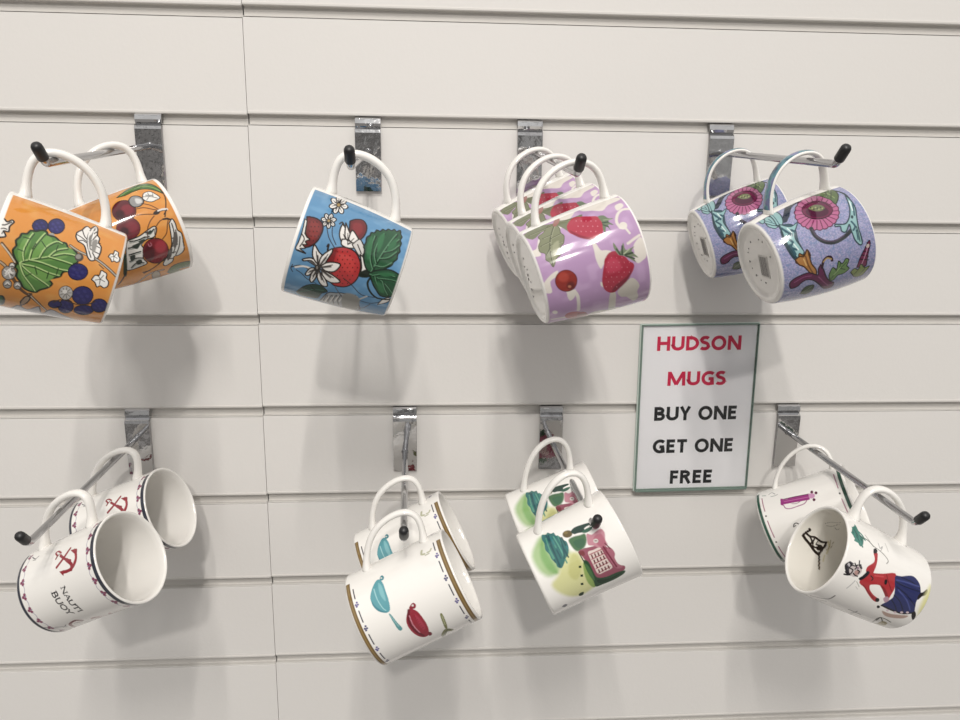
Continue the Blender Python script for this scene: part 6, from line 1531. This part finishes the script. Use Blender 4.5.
# ------------------------------------------------------------------ sign
# heavy sans capitals drawn as strokes on a 1-high em: letter -> (advance, [polylines])
def arc(cx, cy, rx, ry, a0, a1, n=22):
    return [(cx+rx*math.cos(math.radians(a0+(a1-a0)*i/n)), cy+ry*math.sin(math.radians(a0+(a1-a0)*i/n))) for i in range(n+1)]
SW = .235; h_ = SW/2
FONT = {
    'H': (.86, [[(h_, 0), (h_, 1)], [(.76, 0), (.76, 1)], [(h_, .52), (.76, .52)]]),
    'U': (.84, [[(h_, 1), (h_, .36)]+arc(.42, .36, .32, .36-h_, 180, 360)+[(.74, 1)]]),
    'D': (.84, [[(h_, 0), (h_, 1)], [(h_, 1-h_), (.30, 1-h_)]+arc(.30, .5, .46, .5-h_, 90, -90)+[(h_, h_)]]),
    'S': (.64, [arc(.34, .735, .25, .265-h_*.9, 35, 180)+arc(.34, .735, .25, .20, 180, 235, 8)+arc(.28, .27, .27, .26, 60, 0, 8)+arc(.28, .27, .27, .27-h_*.9, 0, -145)]),
    'O': (.98, [arc(.49, .5, .39, .5-h_*.85, 0, 360, 44)]),
    'N': (.90, [[(h_, 0), (h_, 1)], [(.80, 0), (.80, 1)], [(.12, .96), (.78, .04)]]),
    'M': (1.18, [[(h_, 0), (.13, 1)], [(1.08, 0), (1.05, 1)], [(.15, .95), (.59, .08)], [(1.03, .95), (.59, .08)]]),
    'G': (.84, [arc(.50, .5, .40, .5-h_*.85, 48, 270, 34)+[(.70, .13), (.70, .46)], [(.46, .46), (.79, .46)]]),
    'B': (.76, [[(h_, 0), (h_, 1)], [(h_, 1-h_), (.36, 1-h_)]+arc(.36, .72, .23, .28-h_, 90, -90)+[(h_, .52)], [(h_, .53), (.38, .53)]+arc(.38, .31, .27, .31-h_, 90, -90)+[(h_, h_)]]),
    'Y': (.74, [[(.08, 1), (.37, .46), (.66, 1)], [(.37, .5), (.37, 0)]]),
    'E': (.64, [[(h_, 0), (h_, 1)], [(h_, 1-h_), (.60, 1-h_)], [(h_, .52), (.55, .52)], [(h_, h_), (.60, h_)]]),
    'T': (.70, [[(.0, 1-h_), (.70, 1-h_)], [(.35, 1), (.35, 0)]]),
    'F': (.60, [[(h_, 0), (h_, 1)], [(h_, 1-h_), (.58, 1-h_)], [(h_, .50), (.54, .50)]]),
    'R': (.78, [[(h_, 0), (h_, 1)], [(h_, 1-h_), (.34, 1-h_)]+arc(.34, .72, .24, .28-h_, 90, -90)+[(h_, .49)], [(.40, .48), (.68, 0)]]),
    ' ': (.36, [])}
def text_mesh(s, cap, width):
    """flat raised ink: every stroke a ribbon, 0.1 mm thick"""
    gap = .11; adv = sum(FONT[c][0] for c in s)+gap*(len(s)-1); sx = width/adv
    bm = bmesh.new(); x = -adv/2; lay = 0
    for c in s:
        for pl in FONT[c][1]:
            lay += 1; y0 = -.00006-.000004*(lay % 7)
            P = [Vector(((x+p[0])*sx, p[1]*cap-cap/2)) for p in pl]; n = len(P); hw = cap*SW*.5*.97
            prev = None; f0 = None
            for i in range(n):
                if c == 'O' and i in (0, n-1): t = P[1]-P[n-2]
                else: t = P[min(i+1, n-1)]-P[max(i-1, 0)]
                t.normalize(); nn = Vector((-t.y, t.x)); m = 1
                if 0 < i < n-1:
                    a = (P[i]-P[i-1]).normalized(); m = 1/max(.55, abs(a.dot(t)))
                q = [bm.verts.new((P[i].x+nn.x*hw*m*e, y, P[i].y+nn.y*hw*m*e)) for e in (1, -1) for y in (0, y0)]
                # q: 0 left back, 1 left front, 2 right back, 3 right front
                if prev:
                    for a_, b_ in ((1, 3), (3, 2), (2, 0), (0, 1)): bm.faces.new((prev[a_], prev[b_], q[b_], q[a_]))
                else: bm.faces.new((q[0], q[2], q[3], q[1]))
                prev = q
            bm.faces.new((prev[0], prev[1], prev[3], prev[2]))
        x += FONT[c][0]+gap
    bmesh.ops.recalc_face_normals(bm, faces=bm.faces)
    return bm
def sign():
    # 131 x 191 mm, hung a touch askew against the slats
    x0, x1, z0, z1 = .7136, .8424, -.5005, -.3102
    W = x1-x0; Hh = z1-z0; cx = (x0+x1)/2; cz = (z0+z1)/2
    t = thing('shop_sign', 'white sign with red and black capitals in a clear green-edged sleeve', 'sign', None, (cx, -.0012, cz))
    t.rotation_euler = (0, math.radians(-.8), 0)
    bm = bmesh.new(); box(bm, -W/2+.0016, W/2-.0016, -.0022, -.0018, -Hh/2+.0022, Hh/2-.001); obj('paper_insert', bm, M_PAPER, t)
    pp = t.children[-1] if t.children else None
    bm = bmesh.new(); box(bm, -W/2, W/2, -.0042, -.0032, -Hh/2, Hh/2); obj('front_sheet', bm, M_CLEAR, t)
    bm = bmesh.new(); box(bm, -W/2-.002, W/2+.002, -.0014, -.0002, -Hh/2-.001, Hh/2+.0015, .0003, 1); obj('back_sheet', bm, M_BACK, t)
    bm = bmesh.new(); e = .0010
    for (a, b, c, d) in ((-W/2-e*.5, -W/2+e*.5, -Hh/2, Hh/2), (W/2-e*.5, W/2+e*.5, -Hh/2, Hh/2), (-W/2, W/2, Hh/2-e*.5, Hh/2+e*.5)):
        box(bm, a, b, -.0046, -.0014, c, d)
    box(bm, -W/2, W/2, -.0050, -.0010, -Hh/2-.0012, -Hh/2+.0010, .0004, 1)
    obj('sleeve_edge', bm, M_GREEN, t)
    for s, y, m_, w in LINES:
        o = obj('lettering', text_mesh(s, .0160, w[1]), m_, t); o.location = (w[0], -.0022, y)
    return t
M_BACK = mat('pale_green_acrylic', (.52, .60, .55), .2)
LINES = [('HUDSON', .0745, M_RED, (-.0005, .0935)), ('MUGS', .0350, M_RED, (-.0010, .0655)), ('BUY ONE', -.0050, M_BLACK, (.0005, .0940)), ('GET ONE', -.0430, M_BLACK, (.0000, .0920)), ('FREE', -.0800, M_BLACK, (-.0002, .0490))]
sign()

# ------------------------------------------------------------------ light
def area(name, loc, target, sx, sy, power, color):
    l = bpy.data.lights.new(name, 'AREA'); l.shape = 'RECTANGLE'; l.size = sx; l.size_y = sy; l.energy = power; l.color = color
    o = bpy.data.objects.new(name, l); COL.objects.link(o); o.location = loc
    o.rotation_euler = (Vector(target)-Vector(loc)).to_track_quat('-Z', 'Y').to_euler(); return o
area('ceiling_tube', (.60, -1.95, 1.68), (.60, -1.95, 0), .05, .80, 29, (1, .955, .90))
area('ceiling_tube', (.26, -1.95, 1.68), (.26, -1.95, 0), .05, .80, 23, (1, .955, .90))
area('ceiling_spot', (.46, -2.60, 1.20), (.5, 0, -.35), .09, .09, 20, (1, .955, .90))
w = bpy.data.worlds.new('shop_surroundings'); SC.world = w; w.use_nodes = True; nt = w.node_tree
bg = nt.nodes['Background']; tc = nt.nodes.new('ShaderNodeTexCoord'); sp = nt.nodes.new('ShaderNodeSeparateXYZ')
rp = nt.nodes.new('ShaderNodeValToRGB'); nt.links.new(tc.outputs['Generated'], sp.inputs[0])
mr = nt.nodes.new('ShaderNodeMapRange'); mr.inputs['From Min'].default_value = -1; mr.inputs['From Max'].default_value = 1
nt.links.new(sp.outputs['Z'], mr.inputs['Value'])
nz = nt.nodes.new('ShaderNodeTexNoise'); nz.inputs['Scale'].default_value = 9; nz.inputs['Detail'].default_value = 3
nt.links.new(tc.outputs['Generated'], nz.inputs['Vector'])
ad = nt.nodes.new('ShaderNodeMath'); ad.operation = 'MULTIPLY_ADD'; ad.inputs[1].default_value = .7; ad.inputs[2].default_value = -.35
nt.links.new(nz.outputs['Fac'], ad.inputs[0]); ad2 = nt.nodes.new('ShaderNodeMath'); nt.links.new(mr.outputs[0], ad2.inputs[0]); nt.links.new(ad.outputs[0], ad2.inputs[1])
nt.links.new(ad2.outputs[0], rp.inputs[0])
cr = rp.color_ramp; cr.elements[0].position = .0; cr.elements[0].color = (.30, .28, .26, 1); cr.elements[1].position = 1; cr.elements[1].color = (.95, .93, .90, 1)
for p, c in ((.22, (.40, .38, .36)), (.30, (.12, .11, .10)), (.40, (.38, .36, .34)), (.47, (.08, .075, .07)), (.53, (.50, .49, .47)), (.60, (.30, .29, .28)), (.66, (.75, .73, .71)), (.8, (.92, .91, .89))):
    e = cr.elements.new(p); e.color = (*c, 1)
nt.links.new(rp.outputs[0], bg.inputs['Color']); bg.inputs['Strength'].default_value = 1.0

# ------------------------------------------------------------------ camera
cam = bpy.data.cameras.new('camera'); cam.sensor_width = 36; cam.lens = 776/960*36; cam.clip_start = .01
co = bpy.data.objects.new('camera', cam); COL.objects.link(co); SC.camera = co
co.matrix_world = Matrix(CAM)
SC.view_settings.view_transform = 'Standard'; SC.view_settings.look = 'None'; SC.view_settings.gamma = 1; SC.view_settings.exposure = -.08
try: SC.view_settings.use_curve_mapping = False
except Exception: pass
SC.cycles.use_denoising = True
